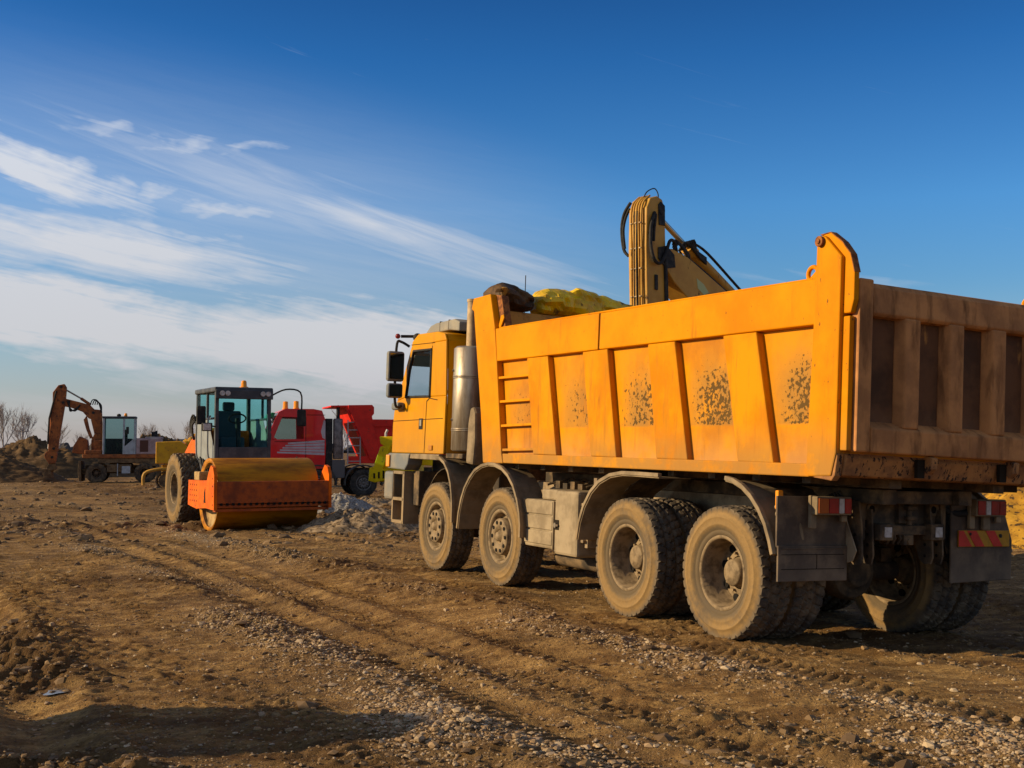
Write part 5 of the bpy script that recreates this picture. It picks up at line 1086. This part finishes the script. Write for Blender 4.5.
# ------------------------------------------------------------------ orange wheeled excavator, far left
m_xor = mat('faded_orange_paint', (0.38, 0.12, 0.032), (0.20, 0.065, 0.024), 3, .38, .64, .65, bump=.2, c3=(0.10, 0.04, 0.025), scale3=7, lo3=.56, hi3=.66)
g_tealdark = glass('smoky_teal_glass', (0.55, 0.72, 0.74), .16)
m_xpink = mat('faded_pale_panel', (0.42, 0.30, 0.28), (0.30, 0.20, 0.18), 3, .38, .66, .7)
m_xcab = mat('light_grey_cab', (0.40, 0.42, 0.42), (0.28, 0.29, 0.28), 4, .4, .7, .55)
m_mud = mat('caked_mud', (0.20, 0.125, 0.06), (0.10, 0.06, 0.032), 6, .4, .64, .95, bump=.6)
def beam(pts_top, pts_bot, y0, y1): return pts_top + pts_bot[::-1], y0, y1
def wheeled_excavator():
    K = 123.0
    def q(l): return [((580 - x) / K, (738 - y) / K) for x, y in l]
    T = empty('wheeled_excavator', 'faded orange wheeled excavator with pale grey cab, arm reaching down before the soil mounds', 'excavator', (-22.2, 69.5, H(-22.2, 69.5) - .05), R(180 + 14))
    P = lambda b, n, m, bevel=.015, parent=T, **k: b.build(n, m, parent, bevel=bevel, **k)
    wt = tyre_mesh(.56, .30, .28, 26, .025, 'drive', sub=4); wt.materials.append(mat('muddy_tyre', (0.055, 0.042, 0.03), (0.15, 0.10, 0.055), 5, .42, .62, .95))
    mr3 = mat('muddy_rim', (0.14, 0.09, 0.05), (0.05, 0.035, 0.025), 6, .4, .65, .9)
    for x in (1.25, -1.32):
        for s in (1, -1):
            wheel(T, x, s * 1.08, .56, .56, .28, .28, 'rear', wt, wt.materials[0], mr3, flip=s < 0); wheel(T, x, s * .76, .56, .56, .28, .28, 'rear', wt, wt.materials[0], mr3, flip=s > 0)
    b = MB(); b.box(-1.9, 1.9, -.45, .45, .55, 1.0); b.cyl((-1.32, -.9, .56), (-1.32, .9, .56), .14); b.cyl((1.25, -.9, .56), (1.25, .9, .56), .14); b.box(-.6, .7, -1.15, 1.15, .62, 1.05); b.cyl((0, 0, 1.0), (0, 0, 1.25), .62, n=24); P(b, 'undercarriage', m_mud, .02)
    b = MB(); b.box(-.55, -.10, 1.15, 1.22, .55, .95); b.box(.1, .15, 1.16, 1.22, .4, 1.1); P(b, 'cab_step', m_xcab, .01)
    b = MB(); b.prism([(2.05, .10), (2.15, .15), (2.22, .6), (2.18, 1.25), (2.10, 1.25), (2.05, .6)], -1.25, 1.25); P(b, 'dozer_blade', m_mud, .01)
    b = MB(); b.box(1.6, 2.1, -.6, -.45, .5, .8); b.box(1.6, 2.1, .45, .6, .5, .8); P(b, 'blade_arm', m_mud, .01, split=True)
    b = MB(); b.box(-2.15, 2.0, -1.18, 1.18, 1.40, 1.62); P(b, 'turntable_deck', m_xor, .03)
    b = MB(); b.box(-2.1, 1.2, -1.1, 1.1, 1.12, 1.40); b.box(-2.0, -1.2, -1.12, 1.12, .95, 1.2); P(b, 'belly_plate', m_mud, .03)
    b = MB(); b.box(1.0, 1.9, .85, 1.15, 1.62, 1.85); b.box(.9, 1.5, -.1, .3, 1.62, 2.4); P(b, 'front_locker', m_xor, .05)
    b = MB(); b.box(-2.2, -.85, -1.2, 1.2, 1.62, 2.52); b.box(-2.25, -1.3, -1.0, 1.0, 2.5, 2.60); eh = P(b, 'engine_hood', m_xpink, .06)
    b = MB(); b.box(-1.50, -1.05, 1.2, 1.206, 1.75, 2.40); P(b, 'grille', mat('dark_grille', (0.10, 0.045, 0.03), rough=.8), 0, eh)
    b = MB(); b.box(-1.9, -1.6, -.5, -.2, 2.6, 2.9); b.cyl((-1.9, .3, 2.55), (-1.9, .3, 2.95), .06); P(b, 'exhaust_pipe', m_dark, .01)
    # cab on the near side
    cab = empty('cab', None, None); cab.parent = T; x0, x1, y0, y1, z0, z1 = -.82, .95, .28, 1.18, 1.62, 3.62
    b = MB(); b.box(x0 - .03, x1 + .05, y0 - .03, y1 + .03, z1, z1 + .12); P(b, 'cab_roof', m_rcab, .04, cab)
    for x, y in ((x0 + .05, y0 + .05), (x0 + .05, y1 - .05), (x1 - .05, y0 + .05), (x1 - .05, y1 - .05), (-.18, y1 - .05)):
        b = MB(); b.box(x - .055, x + .055, y - .04, y + .04, z0, z1); P(b, 'cab_pillar', m_xcab, .01, cab)
    b = MB(); b.prism([(x0 + .1, 1.62), (-.23, 1.62), (-.23, 2.05), (x0 + .1, 2.5)], y1 - .03, y1 + .01); P(b, 'door_panel', m_xcab, .01, cab)
    b = MB(); b.box(-.13, x1 - .1, y1 - .02, y1 - .01, z0, z1); b.box(x0 + .1, -.23, y1 - .045, y1 - .035, 2.1, z1); P(b, 'side_window', g_tealdark, 0, cab, split=True)
    b = MB(); b.box(x1 - .02, x1 - .01, y0 + .08, y1 - .08, z0, z1); P(b, 'windscreen', g_teal, 0, cab)
    b = MB(); b.box(x0 + .01, x0 + .02, y0 + .08, y1 - .08, 2.4, z1); P(b, 'rear_window', g_teal, 0, cab)
    b = MB(); b.box(-.45, -.30, 1.14, 1.26, 2.75, 3.15); P(b, 'mirror', m_dark, .02, cab)
    b = MB(); b.box(-.3, .2, .5, 1.0, 1.7, 2.25); b.box(-.35, -.15, .45, 1.0, 2.1, 3.0); P(b, 'seat', m_dark, .05, cab)
    b = MB(); b.box(-.6, .85, .32, .40, 1.62, 2.5); b.box(.5, .8, .4, 1.05, 1.62, 2.15); P(b, 'console', m_dark, .03, cab)
    b = MB(); b.lathe([(.001, 0), (.09, 0), (.08, .16), (.001, .2)], 16, 'z', (-.25, .85, z1 + .12)); P(b, 'beacon', m_amber, 0, cab)
    b = MB(); b.ball((.12, .8, z1 + .18), .12, 8, .8); P(b, 'roof_lamp', m_dark, 0, cab)
    # boom in two sections, stick, cylinders
    b = MB(); b.prism(q([(440, 230), (385, 225), (370, 300), (395, 400), (375, 440), (375, 520), (400, 530), (445, 520), (450, 400)]), -.62, -.18); bm_ = P(b, 'lower_boom', m_xor, .03)
    b = MB(); b.prism(q([(400, 235), (385, 300), (355, 290), (315, 245), (235, 215), (180, 205), (165, 175), (190, 150), (300, 178), (360, 195)]), -.60, -.20); P(b, 'upper_boom', m_xor, .03)
    b = MB(); b.prism(q([(340, 270), (320, 300), (340, 370), (365, 430), (385, 430), (360, 360)]), -.52, -.28); P(b, 'boom_strut', m_xor, .01)
    b = MB(); b.prism(q([(150, 60), (190, 50), (205, 75), (200, 160), (190, 240), (170, 380), (160, 460), (155, 520), (95, 520), (92, 440), (105, 330), (100, 270), (115, 200), (115, 110)]), -.58, -.22); st = P(b, 'stick', m_xor, .03)
    b = MB(); p = q([(140, 100), (97, 290), (90, 470)]); b.tube([(x, -.15, z) for x, z in p], .05); b.tube([(x, -.65, z) for x, z in p], .05); P(b, 'stick_hose', m_dark, 0, st, split=True)
    b = MB(); p = q([(112, 250), (98, 400)]); b.cyl((p[0][0], -.4, p[0][1]), (p[1][0], -.4, p[1][1]), .085, n=14); bc_ = P(b, 'bucket_cylinder', m_xor, 0)
    b = MB(); p = q([(98, 395), (92, 500)]); b.cyl((p[0][0], -.4, p[0][1]), (p[1][0], -.4, p[1][1]), .055, n=12); P(b, 'piston_rod', m_whitelens, 0, bc_)
    b = MB()
    for x_, z_ in q([(170, 70), (185, 180), (385, 250), (130, 500), (120, 560)]): b.cyl((x_, -.66, z_), (x_, -.14, z_), .075, n=14)
    P(b, 'pivot_pin', m_dark, 0, split=True)
    b = MB(); b.prism(q([(85, 520), (150, 520), (150, 545), (140, 600), (100, 605), (70, 560), (70, 535)]), -.62, -.18); P(b, 'quick_coupler', m_xor, .02)
    b = MB(); b.prism(q([(100, 600), (140, 600), (150, 640), (120, 660), (90, 660), (85, 630)]), -.55, -.25); b.prism(q([(40, 640), (130, 640), (130, 652), (45, 655)]), -.9, .1); b.prism(q([(60, 655), (120, 655), (125, 700), (75, 700)]), -.9, .1); P(b, 'grab_bucket', m_mud, .01)
    for nm, a, c, e, r1 in (('arm_cylinder', (188, 84), (300, 150), (365, 195), .085), ('boom_cylinder', (425, 470), (395, 330), (360, 250), .09)):
        A, B_, E_ = [((580 - x) / K, -.4, (738 - y) / K) for x, y in (a, c, e)]
        b = MB(); b.cyl(E_, B_, r1, n=14) if nm == 'arm_cylinder' else b.cyl(A, B_, r1, n=14); cy = P(b, nm, m_xor, 0)
        b = MB(); b.cyl(B_, A if nm == 'arm_cylinder' else E_, r1 * .55, n=12); P(b, 'piston_rod', m_steel, 0, cy)
    b = MB()
    for k in range(4): p = q([(210 + 6 * k, 165), (230, 215 + 8 * k), (265, 240 - 5 * k), (300, 195)]); b.tube([(x, -.15, z) for x, z in p], .03)
    for k in range(4): p = q([(365 + 15 * k, 195), (380 + 12 * k, 160 + 5 * k), (415 + 8 * k, 170 + 10 * k), (440, 250)]); b.tube([(x, -.15, z) for x, z in p], .03)
    P(b, 'boom_hose', m_dark, 0, bm_, split=True)
    b = MB(); b.prism(q([(250, 530), (260, 480), (300, 415), (350, 440), (360, 520), (340, 540)]), -.9, .0); P(b, 'boom_foot', m_xor, .04)
wheeled_excavator()

# ------------------------------------------------------------------ yellow tracked machine between excavator and roller
m_dozer = mat('dozer_yellow', (0.66, 0.34, 0.015), (0.52, 0.25, 0.018), 2.5, .38, .64, .5, c3=(0.14, 0.08, 0.03), scale3=8, lo3=.60, hi3=.7, grad=(.8, 1.4, (0.22, 0.13, 0.06), .5))
def tracks(T, P, y, L_, r, w, zt, m):
    """closed crawler belt with shoes, idler and sprocket"""
    pts = []; n = 10
    for k in range(n + 1): a = math.pi / 2 + math.pi * k / n; pts.append((-L_ + r * math.cos(a), r + r * math.sin(a)))
    for k in range(n + 1): a = -math.pi / 2 + math.pi * k / n; pts.append((L_ + r * math.cos(a), r + r * math.sin(a)))
    pts.append(pts[0]); b = MB(); b.strip(pts, y - w / 2, y + w / 2, -.05); tr = P(b, 'track', m, .0)
    b = MB()
    per = 0.0; acc = 0.0
    for i in range(len(pts) - 1):
        A, B_ = Vector(pts[i]), Vector(pts[i + 1]); l = (B_ - A).length; t = -acc
        while t < l:
            if t >= 0:
                c = A + (B_ - A) * (t / l); d = (B_ - A).normalized(); nn = Vector((d.y, -d.x))
                q_ = [c - d * .015, c + d * .015, c + d * .012 + nn * .04, c - d * .012 + nn * .04]; b.prism([tuple(v) for v in q_], y - w / 2, y + w / 2)
            t += .17
        acc = (l + acc) % .17
    P(b, 'track_shoe', m, 0, tr)
    b = MB(); b.cyl((-L_, y - .12, r), (-L_, y + .12, r), r - .08, n=24); b.cyl((L_, y - .12, r), (L_, y + .12, r), r - .08, n=24)
    for k in range(5): b.cyl((-L_ * .7 + k * L_ * .35, y - .15, .17), (-L_ * .7 + k * L_ * .35, y + .15, .17), .12, n=14)
    P(b, 'track_wheel', m, .01, tr, split=True); b = MB(); b.box(-L_ * .85, L_ * .85, y - .1, y + .1, .2, r + .15); P(b, 'track_frame', m, .03, tr)
def dozer():
    T = empty('bulldozer', 'yellow crawler machine half hidden behind the big rear tyre of the road roller', 'bulldozer', (-15.8, 60.5, H(-15.8, 60.5) - .05), R(180 + 8))
    P = lambda b, n, m, bevel=.02, parent=T, **k: b.build(n, m, parent, bevel=bevel, **k)
    for y in (.95, -.95): tracks(T, P, y, 1.15, .40, .5, .8, m_mud)
    b = MB(); b.box(-1.6, 1.4, -.62, .62, .55, 1.15); P(b, 'chassis', m_dozer, .03)
    b = MB(); b.prism([(.10, 1.22), (1.62, 1.22), (1.62, 2.28), (.45, 2.32), (.10, 2.05)], .15, 1.15); P(b, 'engine_cover', m_dozer, .04)
    b = MB(); b.prism([(-1.7, 1.25), (.05, 1.25), (.05, 2.0), (.30, 2.33), (-1.7, 2.33)], .05, 1.1); P(b, 'side_cover', m_dozer, .04)
    b = MB(); b.box(-1.6, 1.5, -1.1, .0, 1.22, 2.2); P(b, 'engine_hood', m_dozer, .05)
    b = MB(); b.box(-.5, -.35, 1.101, 1.108, 1.92, 2.1); P(b, 'cover_plate', m_whitelens, 0)
    b = MB(); b.tube([(.9, 1.2, .95), (1.5, 1.3, .95), (2.1, 1.3, .75), (2.15, 1.3, .2)], .08); P(b, 'push_arm', m_dozer, 0)
    b = MB(); b.cyl((-1.2, .5, 2.3), (-1.2, .5, 2.75), .07); P(b, 'exhaust_pipe', m_dark, 0)
    b = MB()
    for k in range(4): b.tube([(-1.5, .6 - .1 * k, 2.3), (-1.7 - .05 * k, .7, 2.75 + .08 * k), (-2.0, .6, 2.6), (-1.9, .5, 2.2)], .035)
    P(b, 'hose', m_dark, 0, split=True)
dozer()

# ------------------------------------------------------------------ big yellow excavator behind the tipper
m_yx = mat('ochre_arm_paint', (0.50, 0.27, 0.045), (0.42, 0.21, 0.035), 2.5, .38, .64, .5, bump=.1, c3=(0.10, 0.06, 0.03), scale3=7, lo3=.62, hi3=.70, stretch3=(1, 1, .4))
def crawler_excavator():
    B0 = 47.0      # the arm plane: stick front faces left and towards the camera
    ox, oy = 2.70, 24.0
    T = empty('crawler_excavator', 'ochre yellow crawler excavator whose hose-covered arm rises above the dump body of the yellow tipper', 'excavator', (ox, oy, H(ox, oy)), math.atan2(-math.cos(R(B0)), -math.sin(R(B0))))
    # local x = reach (towards the left front), y = towards the viewer's left rear ... z up; origin under the stick
    def P(b, n, m, bevel=.012, parent=None, **k):
        b.v = [(x, -y, z) for x, y, z in b.v]; rs = b.build(n, m, parent or T, bevel=bevel, **k)
        if parent is None and n in ('boom', 'stick_cylinder'): rs.scale = (1.2, 1, 1); rs.location = (.06, 0, 0)
        return rs
    w = .235
    b = MB(); b.prism([(.20, 2.2), (.30, 4.0), (.33, 5.6), (.30, 6.35), (.20, 6.55), (.0, 6.62), (-.16, 6.57), (-.24, 6.40), (-.25, 5.8), (-.27, 5.2), (-.30, 4.2), (-.10, 2.2)], -w, w); st = P(b, 'stick', m_yx, .02)
    b = MB()
    for y, r_ in ((-.13, .022), (-.06, .018), (.0, .026), (.07, .018), (.13, .022)):
        b.tube([(.10, y, 6.63), (.30, y, 6.46), (.345, y + .01, 6.2), (.362, y - .01, 5.6), (.352, y, 5.0), (.345, y, 4.4), (.32, y, 3.5)], r_)
    P(b, 'hydraulic_pipe', m_yx, 0, st, split=True)
    b = MB(); b.tube([(.352, -.03, 6.3), (.385, -.03, 5.6), (.375, -.03, 4.4), (.34, -.03, 3.6)], .016); b.tube([(.352, .035, 6.3), (.385, .035, 5.6), (.375, .035, 4.4), (.34, .035, 3.6)], .014)
    b.tube([(.25, w, 6.52), (.33, w + .10, 6.3), (.34, w + .16, 6.0), (.32, w + .13, 5.6), (.30, w + .02, 5.45)], .032); b.tube([(.28, w, 6.4), (.33, w + .07, 6.2), (.34, w + .12, 5.95), (.32, w + .10, 5.6)], .028)
    b.tube([(.18, -.05, 6.60), (.10, -.07, 6.72), (-.08, -.10, 6.80), (-.14, -.14, 6.70), (-.12, -.16, 6.58)], .012)
    P(b, 'hydraulic_hose', m_dark, 0, st, split=True)
    b = MB(); s1 = -w - .02
    b.tube([(.10, s1, 6.28), (.24, s1 - .03, 6.0), (.28, s1 - .05, 5.6), (.18, s1 - .06, 5.32), (-.0, s1 - .06, 5.28), (-.18, s1 - .05, 5.50), (-.30, s1 - .04, 5.74), (-.46, s1, 5.78), (-.60, s1 + .05, 5.68), (-.72, s1 + .1, 5.45)], .034)
    b.tube([(.06, s1, 6.25), (.14, s1 - .02, 5.95), (.17, s1 - .03, 5.7)], .028); b.tube([(-.20, s1, 5.5), (-.22, s1, 5.0), (-.24, s1, 4.2)], .034); b.tube([(-.23, s1, 5.45), (-.25, s1, 4.9), (-.28, s1, 4.2)], .03)
    P(b, 'loop_hose', m_dark, 0, st, split=True)
    b = MB()
    for z in (6.05, 5.55, 5.15, 4.6):
        for y in (-.14, -.03, .09): b.box(.345, .395, y, y + .05, z, z + .025)
    P(b, 'pipe_clamp', m_pipe, .004, st, split=True)
    b = MB(); b.box(.02, .10, -w - .03, -w, 4.75, 5.05); b.cyl((-.12, -w - .03, 6.35), (-.12, w + .03, 6.35), .09, n=18); b.prism([(-.22, 6.05), (-.04, 6.05), (-.02, 6.45), (-.10, 6.52), (-.22, 6.45)], -w - .02, -w); P(b, 'pivot_boss', m_dark, .005, st, split=True)
    # boom falling back to the machine
    b = MB(); b.prism([(-0.163, 5.60), (-0.435, 5.62), (-0.843, 5.50), (-1.904, 4.92), (-3.264, 4.2), (-4.896, 2.9), (-5.576, 1.9), (-5.032, 1.6), (-4.352, 2.4), (-2.992, 3.35), (-1.496, 4.15), (-0.476, 4.95), (-0.109, 5.40)], -.24, .24); bm_ = P(b, 'boom', m_yx, .02)
    b = MB(); b.prism([(-0.054, 5.60), (-0.272, 5.66), (-0.462, 5.50), (-0.490, 5.25), (-0.245, 5.2), (-0.054, 5.38)], -.262, -.242); P(b, 'boom_boss', m_dark, .006, bm_)
    b = MB(); b.prism([(-1.061, 5.10), (-1.251, 5.0), (-1.387, 4.84), (-1.251, 4.78), (-1.088, 4.90)], -.246, -.241); P(b, 'boom_decal', mat('pale_green_decal', (0.42, 0.45, 0.20), rough=.5), 0, bm_)
    b = MB(); b.tube([(-0.816, -.18, 5.54), (-1.292, -.18, 5.30), (-1.904, -.18, 4.96), (-3.264, -.18, 4.25)], .022); b.tube([(-0.748, -.12, 5.62), (-0.952, -.12, 5.40), (-1.360, -.10, 5.28), (-2.176, -.10, 4.82)], .022); P(b, 'boom_pipe', m_dark, 0, bm_, split=True)
    b = MB(); b.cyl((-1.115, 0, 5.72), (-3.196, 0, 4.32), .115, n=20); b.cyl((-1.061, 0, 5.755), (-1.224, 0, 5.645), .14, n=20); cy = P(b, 'stick_cylinder', m_yx, 0)
    b = MB(); b.cyl((-0.190, 0, 6.36), (-1.115, 0, 5.72), .055, n=16); P(b, 'piston_rod', mat('piston_chrome', (0.5, 0.42, 0.3), rough=.35, metal=.9), 0, cy)
    b = MB(); b.tube([(-1.156, -.10, 5.84), (-1.496, -.12, 5.68), (-2.312, -.12, 5.10), (-2.992, -.12, 4.62)], .028)
    for k in range(5): b.tube([(-.72 - .05 * k, -.12, 5.62 + .03 * k), (-.80 - .06 * k, -.20, 5.80 + .02 * k), (-1.0 - .04 * k, -.16, 5.74 - .03 * k), (-1.469, -.1, 5.58 - .03 * k)], .026)
    for k in range(3): b.tube([(-0.490, -.2, 5.70 - .05 * k), (-.52 - .04 * k, -.24, 5.80 - .03 * k), (-0.870, -.2, 5.60 - .04 * k), (-0.952, -.16, 5.45)], .026)
    P(b, 'cylinder_hose', m_dark, 0, cy, split=True)
    for s in (1, -1):
        b = MB(); b.cyl((-4.080, s * .36, 1.5), (-3.128, s * .30, 3.5), .10, n=16); P(b, 'boom_cylinder', m_yx, 0)
    # bucket at the end of the stick
    b = MB(); b.prism([(.25, 2.2), (-.15, 2.2), (-.30, 1.5), (-.1, .9), (.4, .6), (.85, .8), (.8, .95), (.4, .8), (.05, 1.1), (.05, 1.6), (.45, 2.0)], -.55, .55); P(b, 'bucket', m_yx, .02)
    # machine body
    b = MB(); b.box(-8.4, -4.2, -1.35, 1.35, 1.15, 1.45); P(b, 'turntable_deck', m_yx, .04)
    b = MB(); b.box(-8.4, -6.2, -1.3, 1.3, 1.46, 2.45); P(b, 'counterweight', m_yx, .12)
    b = MB(); b.box(-6.1, -4.3, .45, 1.3, 1.46, 1.70); b.box(-6.1, -4.3, .45, 1.3, 2.9, 2.98); cb = P(b, 'cab', m_yx, .05)
    b = MB(); b.box(-6.05, -4.35, .48, 1.27, 1.70, 2.9); P(b, 'cab_window', g_dark, .03, cb)
    def PT(b, n, m, bevel=.012, parent=None, **k):
        rs = b.build(n, m, parent or T, bevel=bevel, **k)
        for r_ in (rs if isinstance(rs, list) else [rs]):
            if parent is None: r_.location = (-6.0, 0, 0)
        return rs
    for y in (1.1, -1.1): tracks(T, PT, y, 1.6, .42, .6, .9, m_mud)
    b = MB(); b.cyl((-6, 0, .6), (-6, 0, 1.15), .7, n=24); b.box(-7, -5, -1.1, 1.1, .5, .9); P(b, 'undercarriage', m_mud, .02)
crawler_excavator()

# ------------------------------------------------------------------ lemon yellow loader bucket machine between the two tippers
m_lem = mat('lemon_yellow_paint', (0.86, 0.58, 0.0), (0.70, 0.46, 0.0), 3, .4, .66, .45, c3=(0.20, 0.15, 0.03), scale3=9, lo3=.60, hi3=.70)
def loader():
    T = empty('backhoe_loader', 'lemon yellow loader with raised bucket between the red tipper and the yellow tipper cab', 'loader', (-.93, 29.6, H(-1.1, 29.6)), R(180 - 4))
    P = lambda b, n, m, bevel=.012, parent=T, **k: b.build(n, m, parent, bevel=bevel, **k)
    # bucket pocket: local x forward = left in the picture
    b = MB(); b.prism([(1.35, 1.06), (1.75, .98), (2.20, 1.0), (2.32, 1.04), (2.27, 1.28), (2.12, 1.32), (1.85, 2.02), (1.30, 2.02)], -.9, .88); P(b, 'bucket_shell', m_lem, .02)
    b = MB(); b.prism([(1.80, 2.06), (2.12, 2.06), (2.10, 1.90), (2.02, 1.84), (2.10, 1.82), (2.26, 1.36), (2.36, 1.32), (2.38, 1.02), (2.22, .98), (1.96, 1.04), (1.92, 1.28), (2.04, 1.30), (1.86, 1.80), (1.80, 1.92)], .90, 1.02); bp = P(b, 'side_plate', m_lem, .015)
    b = MB()
    for k in range(3): b.box(2.0 + .11 * k, 2.04 + .11 * k, 1.02, 1.03, 1.08, 1.26 - .03 * k)
    P(b, 'plate_slot', m_seam, 0, bp); b = MB(); b.tube([(1.98, .96, 2.05), (1.98, .96, 2.14), (1.94, .96, 2.22)], .03); P(b, 'bucket_pin', m_whitelens, 0)
    b = MB(); b.prism([(1.5, 1.4), (1.5, 1.6), (-.3, 1.5), (-.3, 1.3)], .35, .5); P(b, 'lift_arm', m_lem, .01)
    b = MB(); b.prism([(.95, .7), (.95, 1.5), (-.6, 1.65), (-2.2, 1.3), (-2.2, .7)], -.5, .5); P(b, 'engine_hood', m_lem, .05)
    b = MB(); b.box(-2.2, -.8, -.75, .75, 1.3, 1.5); b.box(-2.2, -.8, -.75, .75, 2.45, 2.55); cb = P(b, 'cab', m_lem, .04); b = MB(); b.box(-2.15, -.85, -.7, .7, 1.5, 2.45); P(b, 'cab_window', g_dark, .02, cb)
    tm_ = tyre_mesh(.45, .3, .22, 20, .03, 'drive', sub=4); tb_ = tyre_mesh(.68, .42, .34, 22, .04, 'drive', sub=4)
    for s in (1, -1): wheel(T, .55, s * .85, .45, .45, .3, .22, 'steer', tm_, flip=s < 0); wheel(T, -1.7, s * .9, .68, .68, .42, .34, 'rear', tb_, flip=s < 0)
loader()

# ------------------------------------------------------------------ distance: bare trees, pole, sheds
m_bark = mat('bare_branch', (0.40, 0.34, 0.31), (0.28, 0.235, 0.21), 3, .4, .6, .9)
def bare_tree(x, y, h, seed, label, spread=.45, n1=9):
    r = random.Random(seed); T = empty('bare_tree', label, 'tree', (x, y, H(x, y)), group='bare trees on the skyline')
    b = MB(); b.tube([(0, 0, -.2), (.05, 0, h * .3), (-.04, .05, h * .6), (.03, 0, h * .95)], [h * .018, h * .014, h * .009, h * .002], 6); b.build('trunk', m_bark, T)
    c = MB()
    def br(p, d, l, rad, lv):
        pts = [p]; q = p
        for k in range(3):
            d = (d + Vector((r.uniform(-.2, .2), r.uniform(-.2, .2), r.uniform(.0, .2)))).normalized(); q = q + d * l / 3; pts.append(q)
            if lv < 3:
                for _ in range(3 if lv < 2 else 3):
                    dd = (d + Vector((r.uniform(-.9, .9), r.uniform(-.9, .9), r.uniform(-.1, .6)))).normalized(); br(q, dd, l * r.uniform(.4, .62), rad * .5, lv + 1)
        c.tube(pts, [rad, rad * .8, rad * .55, rad * .2], 4, cap=False)
    for k in range(n1):
        t = .18 + .75 * k / n1; a = r.uniform(0, 6.28); br(Vector((0, 0, h * t)), Vector((math.cos(a) * spread, math.sin(a) * spread, 1)).normalized(), h * (1.0 - t) * .62 + .5, h * .007 + .012, 1)
    c.build('branches', m_bark, T, fixn=False)
tx = [(-62.5, 150, 6.6, 'tallest bare tree at the very left edge of the skyline', .4), (-59.6, 149, 5.6, 'bare tree second from the left edge, twiggy crown leaning over the mound', .45), (-66.5, 152, 6.2, 'bare tree cut by the left edge of the frame', .45), (-57.5, 155, 4.3, 'small bare tree just left of the wooden utility pole', .5),
      (-53.5, 152, 3.1, 'low bare bush between the utility pole and the excavator arm', .7), (-53.0, 178, 4.8, 'faint bare tree right of the excavator stick on the horizon', .6)]
for i, (x, y, h, lb, sp) in enumerate(tx): bare_tree(x, y, h, 10 + i, lb, sp)
bare_tree(-44.0, 165, 5.0, 31, 'bare twiggy bush on the skyline above the yellow crawler machine', .7, 8)
bare_tree(-22.2, 160, 6.6, 32, 'small bare tree on the skyline left of the yellow tipper cab', .5, 8)
T_ = empty('utility_pole', 'wooden utility pole with a crossbar standing on the skyline at the far left', 'pole', (-90.2, 225, -.3))
b = MB(); b.cyl((0, 0, 0), (0, 0, 5.9), .20, .15, n=8); b.build('pole', m_bark, T_); b = MB(); b.box(-1.15, 1.15, -.1, .1, 5.15, 5.38); cb_ = b.build('crossbar', m_bark, T_)
b = MB()
for x in (-1.0, 0, 1.0): b.cyl((x, 0, 5.38), (x, 0, 5.65), .09, n=8)
b.build('insulator', m_bark, cb_, split=True)
def shed(x, y, w, d, h, label, mroof):
    T = empty('shed', label, 'building', (x, y, H(x, y) - .1)); b = MB(); b.box(-w / 2, w / 2, -d / 2, d / 2, 0, h); b.build('wall', mat('shed_wall', (0.16, 0.13, 0.11), (0.12, 0.10, 0.09), 1, .4, .6, .9), T)
    b = MB(); b.prism([(-d / 2 - .3, h), (d / 2 + .3, h), (0, h + 1.0)], -w / 2 - .3, w / 2 + .3, 0); b.build('roof', mroof, T)
    b = MB(); b.box(-w * .2, -w * .05, -d / 2 - .03, -d / 2, 0, h * .8); b.build('door', m_dark, T)
shed(-64.5, 220, 12, 8, 2.9, 'long low shed with a dark roof on the horizon above the yellow crawler machine', mat('dark_roof', (0.05, 0.05, 0.055), rough=.7))
shed(-74, 235, 8, 8, 2.7, 'small brown shed on the horizon just right of the orange excavator', mat('brown_roof', (0.12, 0.08, 0.06), rough=.8))
def treeline():
    r = np.random.RandomState(5); b = MB()
    for k in range(420):
        x = -900 + k * 4.3 + r.uniform(-2, 2); y = 760 + 40 * math.sin(k * .13) + r.uniform(-12, 12); h = r.uniform(3, 7.5); w_ = r.uniform(2.5, 5)
        m_ = 7; rows = [(0, .7), (.35, 1), (.7, .8), (.92, .45)]; vs = []
        for t, s_ in rows:
            for i in range(m_): a = 6.283 * i / m_; q = s_ * w_ * r.uniform(.75, 1.2); vs.append((x + q * math.cos(a), y + q * math.sin(a), -1 + h * t + r.uniform(-.3, .3)))
        vs.append((x, y, -1 + h)); fs = [(j * m_ + i, j * m_ + (i + 1) % m_, (j + 1) * m_ + (i + 1) % m_, (j + 1) * m_ + i) for j in range(3) for i in range(m_)] + [(3 * m_ + i, 3 * m_ + (i + 1) % m_, 4 * m_) for i in range(m_)]
        b.add(vs, fs)
    o = b.build('distant_woodland', mat('far_woodland', (0.10, 0.085, 0.075), (0.07, 0.06, 0.055), .2, .4, .6, .95), None, fixn=False); tag(o, 'thin dark strip of woodland along the far horizon', 'woodland', kind='stuff')
treeline()
def puddle():
    X0, Y0 = -2.90, 7.82; pl = []; n = 40
    z = -.004
    b = MB(); vs = [(X0, Y0 + .03, z)] + [(X0 + .062 * math.cos(6.283 * k / n) * (1 + .25 * math.sin(3 * 6.283 * k / n + 1)), Y0 + .03 + .10 * math.sin(6.283 * k / n) * (1 + .3 * math.sin(2 * 6.283 * k / n)), z) for k in range(n)]
    b.add(vs, [(0, k + 1, (k + 1) % n + 1) for k in range(n)], True); o = b.build('puddle', mat('puddle_water', (0.10, 0.085, 0.07), rough=.12, spec=.5), None); tag(o, kind='structure')
puddle()
